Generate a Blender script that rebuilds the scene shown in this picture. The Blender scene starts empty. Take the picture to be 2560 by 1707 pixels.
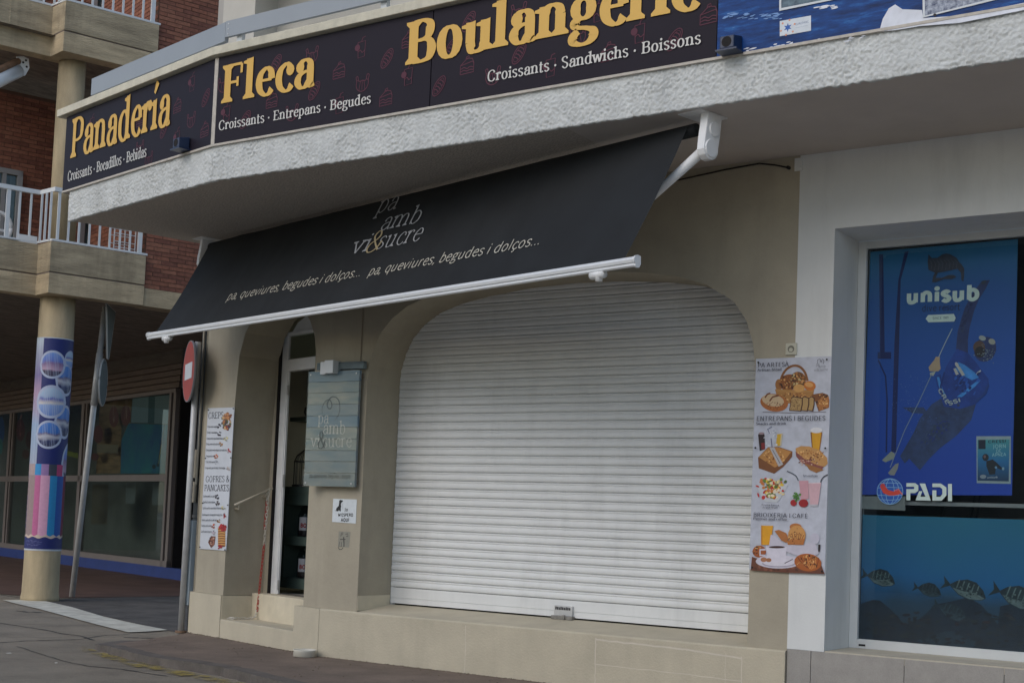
import bpy, math, random
from mathutils import Vector, Matrix, noise
random.seed(11)
S = bpy.context.scene
COL = S.collection
rad = math.radians

# ------------------------------------------------------------------ camera, world, sun, exposure
F_PX, PY0 = 3406.998, 1101.487
CAM = Vector((3.867, -9.390, 1.258))
yaw, pit, rol = rad(34.03809521), rad(3.52309889), rad(2.30489486)
fw = Vector((-math.sin(yaw)*math.cos(pit), math.cos(yaw)*math.cos(pit), math.sin(pit)))
rt = Vector((math.cos(yaw), math.sin(yaw), 0)); up = rt.cross(fw)
RX = rt*math.cos(rol) + up*math.sin(rol)
UX = -rt*math.sin(rol) + up*math.cos(rol)
cam = bpy.data.cameras.new('camera'); cob = bpy.data.objects.new('camera', cam); COL.objects.link(cob)
cob.matrix_world = Matrix(((RX.x, UX.x, -fw.x, CAM.x), (RX.y, UX.y, -fw.y, CAM.y), (RX.z, UX.z, -fw.z, CAM.z), (0, 0, 0, 1)))
cam.sensor_width = 36; cam.lens = F_PX/2560*36; cam.shift_y = (PY0-853.5)/2560
cam.clip_start = .1; cam.clip_end = 2000
S.camera = cob

world = bpy.data.worlds.new('World'); S.world = world; world.use_nodes = True
nt = world.node_tree; bg = nt.nodes['Background']
sky = nt.nodes.new('ShaderNodeTexSky'); sky.sky_type = 'NISHITA'; sky.sun_disc = False
SUN_EL, SUN_AZ = rad(36), rad(192)       # azimuth clockwise from +y
sky.sun_elevation = SUN_EL; sky.sun_rotation = SUN_AZ
sky.air_density = 1.0; sky.dust_density = 1.6; sky.ozone_density = 1.0
nt.links.new(sky.outputs[0], bg.inputs[0]); bg.inputs[1].default_value = .15
sl = bpy.data.lights.new('sun', 'SUN'); so = bpy.data.objects.new('sun', sl); COL.objects.link(so)
sl.energy = .6; sl.angle = rad(60); sl.color = (1, .99, .965)
sd = Vector((math.sin(SUN_AZ)*math.cos(SUN_EL), math.cos(SUN_AZ)*math.cos(SUN_EL), math.sin(SUN_EL)))
so.rotation_euler = sd.to_track_quat('Z', 'Y').to_euler(); so.location = sd*60
S.view_settings.view_transform = 'Standard'; S.view_settings.look = 'None'
S.view_settings.gamma = 1; S.view_settings.use_curve_mapping = False
S.view_settings.exposure = 0.12
S.cycles.max_bounces = 8; S.cycles.diffuse_bounces = 5

# ------------------------------------------------------------------ small helpers
def tag(o, label=None, cat=None, group=None, kind=None):
    if label: o['label'] = label
    if cat: o['category'] = cat
    if group: o['group'] = group
    if kind: o['kind'] = kind
    return o
def empty(name, loc=(0, 0, 0), label=None, cat=None, group=None, parent=None):
    o = bpy.data.objects.new(name, None); COL.objects.link(o); o.location = loc
    o.empty_display_size = .1
    if parent: o.parent = parent
    return tag(o, label, cat, group)
def srgb(c):
    return tuple((x/255/12.92 if x/255 <= .04045 else ((x/255+.055)/1.055)**2.4) for x in c)
MATS = {}
def mat(name, col, rough=.8, var=.12, scale=3.0, bump=0.0, bscale=60.0, metal=0.0, stretch=(1, 1, 1), col2=None, spec=.5, bdist=.004, grime=0.0, speck=0.0):
    if name in MATS: return MATS[name]
    m = bpy.data.materials.new(name); MATS[name] = m; m.use_nodes = True
    n = m.node_tree; L = n.links; b = n.nodes['Principled BSDF']
    b.inputs['Roughness'].default_value = rough; b.inputs['Metallic'].default_value = metal
    b.inputs['Specular IOR Level'].default_value = spec
    if var > 0 or bump > 0:
        geo = n.nodes.new('ShaderNodeNewGeometry'); mp = n.nodes.new('ShaderNodeMapping')
        mp.inputs['Scale'].default_value = stretch
        L.new(geo.outputs['Position'], mp.inputs[0])
    if var > 0:
        t = n.nodes.new('ShaderNodeTexNoise'); t.inputs['Scale'].default_value = scale; t.inputs['Detail'].default_value = 6
        t.inputs['Roughness'].default_value = .62
        L.new(mp.outputs[0], t.inputs['Vector'])
        r = n.nodes.new('ShaderNodeValToRGB'); r.color_ramp.elements[0].position = .3; r.color_ramp.elements[1].position = .7
        c2 = col2 or tuple(c*(1-var) for c in col); c1 = tuple(min(1, c*(1+var*.5)) for c in col)
        r.color_ramp.elements[0].color = (*c2, 1); r.color_ramp.elements[1].color = (*c1, 1)
        L.new(t.outputs[0], r.inputs[0]); last = r.outputs[0]
        def mul(sock, sc, st, lo, hi, amt):
            m1 = n.nodes.new('ShaderNodeMapping'); m1.inputs['Scale'].default_value = st; L.new(geo.outputs['Position'], m1.inputs[0])
            q = n.nodes.new('ShaderNodeTexNoise'); q.inputs['Scale'].default_value = sc; q.inputs['Detail'].default_value = 9; q.inputs['Roughness'].default_value = .7; L.new(m1.outputs[0], q.inputs['Vector'])
            mr = n.nodes.new('ShaderNodeMapRange'); mr.inputs['From Min'].default_value = lo; mr.inputs['From Max'].default_value = hi; mr.inputs['To Min'].default_value = 1; mr.inputs['To Max'].default_value = 1-amt; L.new(q.outputs[0], mr.inputs['Value'])
            mx = n.nodes.new('ShaderNodeVectorMath'); mx.operation = 'SCALE'; L.new(sock, mx.inputs[0]); L.new(mr.outputs[0], mx.inputs['Scale']); return mx.outputs[0]
        if grime: last = mul(last, 1.3, (2.2, 2.2, .35), .48, .78, grime)
        if speck: last = mul(last, 130, (1, 1, 1), .40, .66, speck)
        L.new(last, b.inputs['Base Color'])
    else:
        b.inputs['Base Color'].default_value = (*col, 1)
    if bump > 0:
        t2 = n.nodes.new('ShaderNodeTexNoise'); t2.inputs['Scale'].default_value = bscale; t2.inputs['Detail'].default_value = 4
        L.new(mp.outputs[0], t2.inputs['Vector'])
        bp = n.nodes.new('ShaderNodeBump'); bp.inputs['Strength'].default_value = bump; bp.inputs['Distance'].default_value = bdist
        L.new(t2.outputs[0], bp.inputs['Height']); L.new(bp.outputs[0], b.inputs['Normal'])
    return m
def glass_mat(name, tint=(.75, .82, .85), ior=1.5, dark=.0):
    if name in MATS: return MATS[name]
    m = bpy.data.materials.new(name); MATS[name] = m; m.use_nodes = True
    n = m.node_tree; L = n.links; n.nodes.remove(n.nodes['Principled BSDF']); out = n.nodes['Material Output']
    f0 = ((ior-1)/(ior+1))**2
    lw = n.nodes.new('ShaderNodeLayerWeight'); lw.inputs[0].default_value = .5     # Facing = 1-|cos|
    pw = n.nodes.new('ShaderNodeMath'); pw.operation = 'POWER'; pw.inputs[1].default_value = 5; L.new(lw.outputs['Facing'], pw.inputs[0])
    fr = n.nodes.new('ShaderNodeMath'); fr.operation = 'MULTIPLY_ADD'; fr.inputs[1].default_value = 1-f0; fr.inputs[2].default_value = f0; L.new(pw.outputs[0], fr.inputs[0])
    tr = n.nodes.new('ShaderNodeBsdfTransparent'); tr.inputs[0].default_value = (*tint, 1)
    gl = n.nodes.new('ShaderNodeBsdfGlossy'); gl.inputs['Roughness'].default_value = .01; gl.inputs[0].default_value = (.6, .66, .72, 1)
    mx = n.nodes.new('ShaderNodeMixShader')
    L.new(fr.outputs[0], mx.inputs[0]); L.new(tr.outputs[0], mx.inputs[1]); L.new(gl.outputs[0], mx.inputs[2]); L.new(mx.outputs[0], out.inputs[0])
    return m
def ink(rgb, rough=.55):       # printed colour, given as the sRGB ink value
    k = 'ink_%d_%d_%d' % rgb
    return mat(k, srgb(rgb), rough, .10, 25)

class MB:
    def __init__(s): s.v = []; s.f = []; s.m = []; s.mats = []; s.cur = 0
    def use(s, m):
        if m not in s.mats: s.mats.append(m)
        s.cur = s.mats.index(m); return s
    def add(s, vs, fs):
        o = len(s.v); s.v += [tuple(v) for v in vs]
        for f in fs: s.f.append([o+i for i in f]); s.m.append(s.cur)
        return s
    def box(s, a, b, T=None):
        (x0, y0, z0), (x1, y1, z1) = a, b
        vs = [Vector(p) for p in ((x0, y0, z0), (x1, y0, z0), (x1, y1, z0), (x0, y1, z0), (x0, y0, z1), (x1, y0, z1), (x1, y1, z1), (x0, y1, z1))]
        if T: vs = [T(v) for v in vs]
        return s.add(vs, [(0, 3, 2, 1), (4, 5, 6, 7), (0, 1, 5, 4), (1, 2, 6, 5), (2, 3, 7, 6), (3, 0, 4, 7)])
    def prism(s, poly, z0, z1, T=None):
        n = len(poly); vs = [Vector((p[0], p[1], z0)) for p in poly]+[Vector((p[0], p[1], z1)) for p in poly]
        if T: vs = [T(v) for v in vs]
        return s.add(vs, [tuple(range(n-1, -1, -1)), tuple(range(n, 2*n))]+[(i, (i+1) % n, n+(i+1) % n, n+i) for i in range(n)])
    def loft(s, A, B, close=False):       # strip between two polylines
        n = len(A); fs = [(i, i+1, n+i+1, n+i) for i in range(n-1)]
        if close: fs.append((n-1, 0, n, 2*n-1))
        return s.add(list(A)+list(B), fs)
    def tube(s, pts, r, n=8, caps=True):
        pts = [Vector(p) for p in pts]; rings = []
        for i, p in enumerate(pts):
            d = (pts[min(i+1, len(pts)-1)]-pts[max(i-1, 0)]).normalized()
            a = d.cross(Vector((0, 0, 1)));
            if a.length < .05: a = d.cross(Vector((0, 1, 0)))
            a.normalize(); b = d.cross(a); rr = r[i] if isinstance(r, (list, tuple)) else r
            rings.append([p+(a*math.cos(t)+b*math.sin(t))*rr for t in [2*math.pi*k/n for k in range(n)]])
        vs = [v for q in rings for v in q]; fs = []
        for i in range(len(pts)-1):
            for k in range(n): fs.append((i*n+k, i*n+(k+1) % n, (i+1)*n+(k+1) % n, (i+1)*n+k))
        if caps: fs += [tuple(range(n-1, -1, -1)), tuple((len(pts)-1)*n+k for k in range(n))]
        return s.add(vs, fs)
    def lathe(s, c, prof, n=32):
        vs = []
        for r, z in prof:
            for k in range(n): vs.append((c[0]+r*math.cos(2*math.pi*k/n), c[1]+r*math.sin(2*math.pi*k/n), c[2]+z))
        fs = [(i*n+k, i*n+(k+1) % n, (i+1)*n+(k+1) % n, (i+1)*n+k) for i in range(len(prof)-1) for k in range(n)]
        fs += [tuple(range(n-1, -1, -1)), tuple((len(prof)-1)*n+k for k in range(n))]
        return s.add(vs, fs)
    def build(s, name, m=None, parent=None, smooth=False, bevel=0):
        me = bpy.data.meshes.new(name); me.from_pydata(s.v, [], s.f)
        if s.mats:
            for q in s.mats: me.materials.append(q)
            me.polygons.foreach_set('material_index', s.m)
        elif m: me.materials.append(m)
        if smooth: me.polygons.foreach_set('use_smooth', [True]*len(me.polygons))
        me.validate(); me.update()
        o = bpy.data.objects.new(name, me); COL.objects.link(o)
        if parent:
            o.parent = parent; pl = parent
            off = Vector((0, 0, 0))
            while pl: off += Vector(pl.location); pl = pl.parent
            if off.length > 0:
                me.transform(Matrix.Translation(-off))
        if bevel:
            b = o.modifiers.new('bevel', 'BEVEL'); b.width = bevel; b.segments = 2; b.limit_method = 'ANGLE'
        return o
def copy_obj(o, parent, loc=None):
    c = o.copy(); COL.objects.link(c); c.parent = parent
    if loc is not None: c.location = loc
    return c

# ------------------------------------------------------------------ frames: a flat (or round) surface with its own 2-D coordinates
def survey(px, py):   # sight line of the survey camera
    return fw+RX*((px-1280)/F_PX)-UX*((py-PY0)/F_PX)
class Frame:
    def __init__(s, o, a, n, up=(0, 0, 1)):
        s.o = Vector(o); s.a = Vector(a).normalized(); s.n = Vector(n).normalized(); s.b = Vector(up).normalized()
    def P(s, a, b, l=0.0): return s.o+s.a*a+s.b*b+s.n*l
    def px(s, x, y):
        d = survey(x, y); t = (s.n.dot(s.o-CAM))/(s.n.dot(d)); q = CAM+d*t-s.o
        return q.dot(s.a), q.dot(s.b)
    def shifted(s, d): return Frame(s.o+s.n*d, s.a, s.n, s.b)
class Cyl:
    def __init__(s, c, r): s.c = Vector(c); s.r = r; s.v0 = math.atan2(CAM.y-c[1], CAM.x-c[0])
    def P(s, a, b, l=0.0):
        t = s.v0+a/s.r; return Vector((s.c.x+(s.r+l)*math.cos(t), s.c.y+(s.r+l)*math.sin(t), s.c.z+b))
    def px(s, x, y):
        d = survey(x, y); dx, dy = d.x, d.y; ox, oy = CAM.x-s.c.x, CAM.y-s.c.y
        A = dx*dx+dy*dy; B = 2*(ox*dx+oy*dy); C = ox*ox+oy*oy-s.r*s.r; D = B*B-4*A*C
        t = (-B-math.sqrt(D))/(2*A) if D > 0 else -B/(2*A)
        q = CAM+d*t; an = math.atan2(q.y-s.c.y, q.x-s.c.x)-s.v0
        an = (an+math.pi) % (2*math.pi)-math.pi
        return an*s.r, q.z-s.c.z

class Print:
    """flat print, vinyl or paint laid on a frame, each shape a hair in front of the one before"""
    def __init__(s, fr, step=.0004, base=.0008):
        step = min(step, .0004)*(.15 if step < .0019 else 1); s.fr = fr; s.mb = MB(); s.l = base; s.step = step; s.done = []
    def split(s, name):
        """what follows is a piece of its own"""
        if s.mb.f: s.done.append((getattr(s, 'nm', None), s.mb))
        s.mb = MB(); s.nm = name
    def poly(s, pts, col):
        s.mb.use(col if not isinstance(col, tuple) else ink(col))
        vs = [s.fr.P(a, b, s.l) for a, b in pts]; s.mb.add(vs, [tuple(range(len(vs)))]); s.l += s.step
    def pp(s, pts, col): s.poly([s.fr.px(*p) for p in pts], col)
    def ell(s, c, ra, rb, col, rot=0, n=20, px=False, jag=0):
        pts = []
        for k in range(n):
            t = 2*math.pi*k/n; j = 1+random.uniform(-jag, jag)
            x, y = ra*math.cos(t)*j, rb*math.sin(t)*j
            pts.append((c[0]+x*math.cos(rot)-y*math.sin(rot), c[1]+x*math.sin(rot)+y*math.cos(rot)))
        k = s.l; (s.pp if px else s.poly)(pts, col)
        if n <= 6: s.l = k+s.step*.3
    def ribbon(s, pts, w, col=None, closed=False):
        if col is not None: s.mb.use(col if not isinstance(col, tuple) else ink(col))
        n = len(pts); A = []; B = []
        for i in range(n):
            p0 = pts[max(i-1, 0)] if not closed else pts[(i-1) % n]; p1 = pts[min(i+1, n-1)] if not closed else pts[(i+1) % n]
            dx, dy = p1[0]-p0[0], p1[1]-p0[1]; q = math.hypot(dx, dy) or 1
            ww = (w[i] if isinstance(w, list) else w)/2
            A.append(s.fr.P(pts[i][0]-dy/q*ww, pts[i][1]+dx/q*ww, s.l)); B.append(s.fr.P(pts[i][0]+dy/q*ww, pts[i][1]-dx/q*ww, s.l))
        m = len(A); s.mb.add(B+A, [(i, i+1, m+i+1, m+i) for i in range(m-1)]+([(m-1, 0, m, 2*m-1)] if closed else [])); s.l += s.step
    def line(s, pts, w, col): s.ribbon([s.fr.px(*p) for p in pts], w, col)
    def strips(s, top, bot, a0, a1, col, n=12):   # area between two height functions, in vertical slices (for round surfaces)
        s.mb.use(col if not isinstance(col, tuple) else ink(col)); T = []; B = []
        for k in range(n+1):
            a = a0+(a1-a0)*k/n; T.append(s.fr.P(a, top(a), s.l)); B.append(s.fr.P(a, bot(a), s.l))
        s.mb.loft(B, T); s.l += s.step
    def build(s, name, parent=None):
        s.split(None); o = None
        for nm, mb in s.done: o = mb.build(nm or name, None, parent)
        return o

# ------------------------------------------------------------------ a stroke alphabet: skeletons that take any weight, with or without serifs
def cr(P, k=5):
    out = []
    for i in range(len(P)-1):
        p0 = P[max(i-1, 0)]; p1 = P[i]; p2 = P[i+1]; p3 = P[min(i+2, len(P)-1)]
        for j in range(k):
            t = j/k
            out.append(tuple(.5*(2*p1[d]+(p2[d]-p0[d])*t+(2*p0[d]-5*p1[d]+4*p2[d]-p3[d])*t*t+(3*p1[d]-p0[d]-3*p2[d]+p3[d])*t**3) for d in (0, 1)))
    out.append(P[-1]); return out
N1 = [(.12, .34), (.19, .46), (.29, .5), (.40, .45), (.44, .33)]
GL = {
'a': (.50, ['c .40,.29 .25,.28 .13,.22 .09,.11 .17,.01 .28,.01 .40,.13', 'c .13,.40 .20,.48 .30,.5 .39,.44 .41,.32', 'l .41,.33 .41,.09', 'c .41,.09 .43,.01 .52,.04'], 'd.14,.38'),
'b': (.50, ['l .12,.76 .12,0', 'c .12,.38 .2,.48 .31,.5 .43,.4 .46,.25 .43,.1 .31,0 .2,.01 .12,.1'], 'f.12,.76'),
'c': (.45, ['c .41,.41 .34,.48 .27,.5 .14,.41 .09,.25 .14,.09 .27,0 .37,.02 .44,.1'], 'd.39,.38'),
'd': (.54, ['l .42,.76 .42,0', 'c .42,.38 .34,.48 .23,.5 .11,.4 .08,.25 .11,.1 .23,0 .34,.01 .42,.1'], 'f.42,.76 r.42,0'),
'e': (.47, ['l .09,.28 .43,.28', 'c .43,.28 .41,.41 .35,.48 .27,.5 .14,.41 .09,.25 .14,.09 .27,0 .37,.02 .44,.1'], ''),
'f': (.32, ['l .16,.56 .16,0', 'c .16,.55 .18,.68 .26,.76 .36,.73', 'l .04,.48 .32,.48'], 's.16,0 d.34,.70'),
'g': (.50, ['o .25,.34 .15,.155', 'l .36,.46 .49,.51', 'c .17,.21 .10,.13 .14,.06 .30,.03 .43,-.02 .45,-.12 .36,-.20 .22,-.22 .09,-.17 .08,-.08 .16,.0'], ''),
'h': (.56, ['l .12,.76 .12,0', 'c .12,.34 .19,.46 .29,.5 .40,.45 .44,.33', 'l .44,.34 .44,0'], 'f.12,.76 s.12,0 s.44,0'),
'i': (.24, ['l .12,.5 .12,0'], 'f.12,.5 s.12,0 D.12,.68'),
'í': (.24, ['l .12,.5 .12,0', 'a .08,.62 .20,.80'], 'f.12,.5 s.12,0'),
'j': (.24, ['l .14,.5 .14,-.08', 'c .14,-.06 .12,-.18 .0,-.20'], 'f.14,.5 D.14,.68'),
'k': (.50, ['l .12,.76 .12,0', 'l .42,.5 .12,.18', 'l .22,.27 .44,0'], 'f.12,.76 s.12,0'),
'y': (.48, ['l .06,.5 .24,0', 'l .42,.5 .16,-.22'], 's.06,.5 s.42,.5'),
'H': (.70, ['l .14,.72 .14,0', 'l .56,.72 .56,0', 'l .14,.37 .56,.37'], 's.14,.72 s.14,0 s.56,.72 s.56,0'),
'l': (.24, ['l .12,.76 .12,0'], 'f.12,.76 s.12,0'),
'm': (.86, ['l .12,.5 .12,0', 'c .12,.34 .19,.46 .28,.5 .38,.45 .42,.33', 'l .42,.34 .42,0', 'c .42,.34 .5,.46 .59,.5 .69,.45 .73,.33', 'l .73,.34 .73,0'], 'f.12,.5 s.12,0 s.42,0 s.73,0'),
'n': (.56, ['l .12,.5 .12,0', 'c .12,.34 .19,.46 .29,.5 .40,.45 .44,.33', 'l .44,.34 .44,0'], 'f.12,.5 s.12,0 s.44,0'),
'o': (.52, ['o .26,.25 .18,.25'], ''),
'p': (.52, ['l .12,.5 .12,-.22', 'c .12,.38 .2,.48 .31,.5 .43,.4 .46,.25 .43,.1 .31,0 .2,.01 .12,.1'], 'f.12,.5 s.12,-.22'),
'q': (.52, ['l .42,.5 .42,-.22', 'c .42,.38 .34,.48 .23,.5 .11,.4 .08,.25 .11,.1 .23,0 .34,.01 .42,.1'], 's.42,-.22'),
'r': (.38, ['l .12,.5 .12,0', 'c .12,.32 .17,.44 .25,.5 .34,.47'], 'f.12,.5 s.12,0 d.33,.44'),
's': (.41, ['c .35,.42 .28,.49 .2,.5 .09,.44 .09,.34 .2,.27 .31,.21 .36,.11 .28,.01 .18,0 .07,.08'], ''),
't': (.34, ['l .15,.66 .15,.12', 'c .15,.12 .17,.01 .25,0 .33,.06', 'l .03,.48 .31,.48'], ''),
'u': (.56, ['l .12,.5 .12,.16', 'c .12,.17 .16,.03 .25,0 .36,.04 .43,.16', 'l .43,.5 .43,0'], 'f.12,.5 f.43,.5 r.43,0'),
'v': (.48, ['l .06,.5 .24,0', 'l .24,0 .42,.5'], 's.06,.5 s.42,.5'),
'w': (.70, ['l .05,.5 .2,0', 'l .2,0 .35,.48', 'l .35,.48 .5,0', 'l .5,0 .65,.5'], 's.05,.5 s.65,.5'),
'x': (.46, ['l .06,.5 .4,0', 'l .4,.5 .06,0'], ''),
'z': (.44, ['l .06,.48 .38,.48', 'l .38,.48 .06,.02', 'l .06,.02 .4,.02'], ''),
'A': (.70, ['l .06,0 .33,.72', 'l .35,.72 .62,0', 'l .16,.25 .53,.25'], 's.06,0 s.62,0'),
'B': (.62, ['l .15,.72 .15,0', 'c .15,.70 .35,.71 .49,.65 .51,.53 .45,.42 .32,.38 .15,.385', 'c .3,.385 .48,.36 .56,.22 .50,.07 .36,.02 .15,.02'], 's.15,.72 s.15,0'),
'C': (.66, ['c .58,.55 .50,.68 .36,.72 .16,.62 .09,.36 .16,.1 .36,0 .5,.04 .6,.18'], ''),
'D': (.70, ['l .15,.72 .15,0', 'c .15,.70 .38,.70 .56,.57 .62,.36 .56,.14 .38,.02 .15,.02'], 's.15,.72 s.15,0'),
'E': (.60, ['l .15,.72 .15,0', 'l .15,.70 .52,.70', 'l .15,.37 .42,.37', 'l .15,.02 .54,.02'], 's.15,.72 s.15,0 v.52,.62 v.54,.10'),
'F': (.58, ['l .15,.72 .15,0', 'l .15,.70 .53,.70', 'l .15,.37 .43,.37'], 's.15,.72 s.15,0 v.53,.61 v.43,.37'),
'G': (.70, ['c .58,.55 .50,.68 .36,.72 .16,.62 .09,.36 .16,.1 .36,0 .5,.03 .58,.12', 'l .58,.30 .58,.05', 'l .44,.30 .66,.30'], ''),
'I': (.30, ['l .15,.72 .15,0'], 's.15,.72 s.15,0'),
'J': (.34, ['l .19,.72 .19,.06', 'c .19,.08 .16,-.08 .04,-.10'], 's.19,.72'),
'K': (.66, ['l .15,.72 .15,0', 'l .56,.72 .15,.33', 'l .28,.44 .6,0'], 's.15,.72 s.15,0 s.6,0 s.56,.72'),
'L': (.56, ['l .15,.72 .15,0', 'l .15,.02 .52,.02'], 's.15,.72 s.15,0 v.52,.1'),
'M': (.84, ['l .14,.72 .14,0', 'l .14,.72 .42,.05', 'l .42,.05 .70,.72', 'l .70,.72 .70,0'], 's.14,.72 s.70,.72 s.14,0 s.7,0'),
'N': (.72, ['l .13,.72 .13,0', 'l .13,.72 .60,.0', 'l .60,.72 .60,0'], 's.13,.72 s.60,.72 s.13,0'),
'O': (.74, ['o .37,.36 .27,.36'], ''),
'P': (.60, ['l .15,.72 .15,0', 'c .15,.70 .38,.70 .52,.62 .54,.50 .50,.37 .36,.31 .15,.31'], 's.15,.72 s.15,0'),
'Q': (.74, ['o .37,.36 .27,.36', 'l .42,.12 .64,-.06'], ''),
'R': (.66, ['l .15,.72 .15,0', 'c .15,.70 .38,.70 .50,.62 .52,.52 .48,.40 .36,.36 .15,.36', 'l .34,.36 .60,0'], 's.15,.72 s.15,0 r.6,0'),
'S': (.52, ['c .44,.58 .36,.70 .25,.72 .1,.65 .1,.49 .25,.38 .40,.30 .46,.16 .36,.02 .24,0 .08,.14'], ''),
'T': (.62, ['l .31,.72 .31,0', 'l .05,.70 .57,.70'], 's.31,0 v.05,.63 v.57,.63'),
'U': (.70, ['l .13,.72 .13,.22', 'c .13,.24 .18,.05 .35,0 .52,.06 .57,.24', 'l .57,.22 .57,.72'], 's.13,.72 s.57,.72'),
'V': (.66, ['l .06,.72 .33,0', 'l .33,0 .6,.72'], 's.06,.72 s.6,.72'),
'X': (.66, ['l .08,.72 .58,0', 'l .58,.72 .08,0'], 's.08,.72 s.58,.72 s.08,0 s.58,0'),
'&': (.68, ['c .60,.34 .52,.12 .36,0 .20,.0 .10,.12 .14,.28 .34,.42 .42,.56 .36,.70 .26,.72 .18,.62 .20,.50 .36,.28 .60,.02'], ''),
'·': (.30, [], 'D.15,.28'), '.': (.22, [], 'D.11,.03'), ',': (.22, ['l .12,.06 .07,-.1'], 'D.12,.04'),
"'": (.18, ['l .10,.74 .07,.58'], ''), '3': (.46, ['c .08,.62 .2,.71 .34,.66 .36,.52 .2,.40 .36,.34 .42,.18 .3,.02 .16,0 .07,.1'], ''),
'1': (.34, ['l .18,.7 .18,0', 'l .06,.58 .18,.7'], ''), '9': (.46, ['o .23,.52 .15,.18', 'c .38,.52 .37,.25 .28,.06 .12,0'], ''), '8': (.46, ['o .23,.54 .13,.17', 'o .23,.19 .16,.19'], ''),
' ': (.26, [], ''),
}
ALT = {'À': ('A', 'a .30,.80 .20,.94'), 'È': ('E', 'a .34,.80 .24,.94'), 'Í': ('I', 'a .12,.80 .24,.94'), 'ç': ('c', 'c .26,0 .30,-.08 .24,-.17 .17,-.17')}
def parse(st):
    k, *q = st.split(); return k, [tuple(map(float, e.split(','))) for e in q]
def write(pr, text, p0, width, h, col, weight=.1, thin=None, serif=False, vec=None, hv=None, space=.0):
    """letters from p0 along vec, fitted to width; h = height of the capitals; hv = upright direction"""
    thin = weight if thin is None else thin
    pr.split('word'); adv = 0; items = []
    for ch in text:
        extra = None
        if ch in ALT: base, extra = ALT[ch]
        else: base = ch
        w, st, mk = GL[base]; items.append((adv, st+([extra] if extra else []), mk)); adv += w+space+weight*.35*(ch != ' ')
    k = h/.72; xs = width/(adv*k) if width else 1.0
    vx = vec or (1, 0); q = math.hypot(*vx); vx = (vx[0]/q, vx[1]/q); hv = hv or (-vx[1], vx[0])
    def tr(x, y): return (p0[0]+vx[0]*x*k*xs+hv[0]*y*k, p0[1]+vx[1]*x*k*xs+hv[1]*y*k)
    pr.mb.use(col if not isinstance(col, tuple) else ink(col))
    for a0, sts, mk in items:
        for st in sts:
            kd, pts = parse(st)
            if kd == 'o':
                (cx, cy), (rx, ry) = pts; pts = [(cx+rx*math.cos(t), cy+ry*math.sin(t)) for t in [2*math.pi*i/20 for i in range(20)]]
            elif kd == 'c': pts = cr(pts)
            n = len(pts); ws = []
            for i in range(n):
                a = pts[(i-1) % n] if kd == 'o' else pts[max(i-1, 0)]; b = pts[(i+1) % n] if kd == 'o' else pts[min(i+1, n-1)]
                dx, dy = b[0]-a[0], b[1]-a[1]; sn = abs(dy)/(math.hypot(dx, dy) or 1)
                ws.append(thin+(weight-thin)*sn**1.6)
            if kd == 'a': ws = [weight*.45, weight*.95]
            Aa = []; Bb = []
            for i in range(n):
                a = pts[(i-1) % n] if kd == 'o' else pts[max(i-1, 0)]; b = pts[(i+1) % n] if kd == 'o' else pts[min(i+1, n-1)]
                dx, dy = b[0]-a[0], b[1]-a[1]; q = math.hypot(dx, dy) or 1; nx, ny = -dy/q*ws[i]/2, dx/q*ws[i]/2
                x, y = pts[i]; x += a0+weight*.2
                Aa.append(pr.fr.P(*tr(x+nx, y+ny), pr.l)); Bb.append(pr.fr.P(*tr(x-nx, y-ny), pr.l))
            m = n; pr.mb.add(Bb+Aa, [(i, i+1, m+i+1, m+i) for i in range(m-1)]+([(m-1, 0, m, 2*m-1)] if kd == 'o' else [])); pr.l += pr.step*.35
        for e in mk.split():
            t = e[0]; x, y = map(float, e[1:].split(',')); x += a0+weight*.2
            if t in 'dD':
                if t == 'd' and not serif: continue
                r = weight*.62 if t == 'D' else weight*.6
                vs = [pr.fr.P(*tr(x+r*math.cos(2*math.pi*i/12), y+r*math.sin(2*math.pi*i/12)), pr.l) for i in range(12)]; pr.mb.add(vs, [tuple(range(12))]); pr.l += pr.step*.35
            elif serif:
                g = max(thin, .035); hw = weight*.5+.07; sgn = -1 if y > .01 else 1
                if t == 's': q = [(x-hw, y), (x+hw, y), (x+hw, y+sgn*g*.8), (x+weight*.5, y+sgn*(g+.05)), (x-weight*.5, y+sgn*(g+.05)), (x-hw, y+sgn*g*.8)]
                elif t == 'r': q = [(x-weight*.3, 0), (x+hw+.02, 0), (x+hw+.02, g*.8), (x+weight*.5, g+.05), (x-weight*.3, g+.05)]
                elif t == 'f': q = [(x-hw-.02, y-g*1.5), (x-hw-.02, y-g*.7), (x+weight*.5, y+.015), (x+weight*.5, y-.10), (x-weight*.5, y-.10)]
                else: q = [(x-g*.6, y-.09), (x+g*.6, y-.09), (x+g*.6, y+.09), (x-g*.6, y+.09)]
                if sgn < 0 and t == 's': q = q[::-1]
                pr.mb.add([pr.fr.P(*tr(*v), pr.l) for v in q], [tuple(range(len(q)))]); pr.l += pr.step*.35
    pr.split(None)

# ------------------------------------------------------------------ materials
M_beige = mat('beige_render', (.41, .37, .285), .9, .12, 2.2, .5, 30, bdist=.004, grime=.16, speck=.08)
M_plinth = mat('cream_plinth_render', (.54, .49, .375), .9, .10, 3.0, .8, 70, bdist=.004, grime=.13, speck=.10)
M_step = mat('cream_step_bounce_lit', (.62, .56, .425), .85, .12, 5, .4, 90, grime=.2)  # cream, lightened to stand in for bounce light inside the recesses
M_white = mat('white_render', (.68, .70, .69), .85, .06, 2.0, .3, 70, bdist=.003, grime=.16)
M_stucco = mat('white_stucco', (.58, .60, .59), .85, .12, 9, .6, 75, bdist=.008, grime=.26)
M_soffit_r = mat('rough_soffit_render', (.60, .545, .48), .95, .36, 55, 1.0, 60, bdist=.01, speck=.35)
M_soffit_s = mat('smooth_soffit_paint', (.54, .495, .455), .9, .08, 2, .2, 60)
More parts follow.
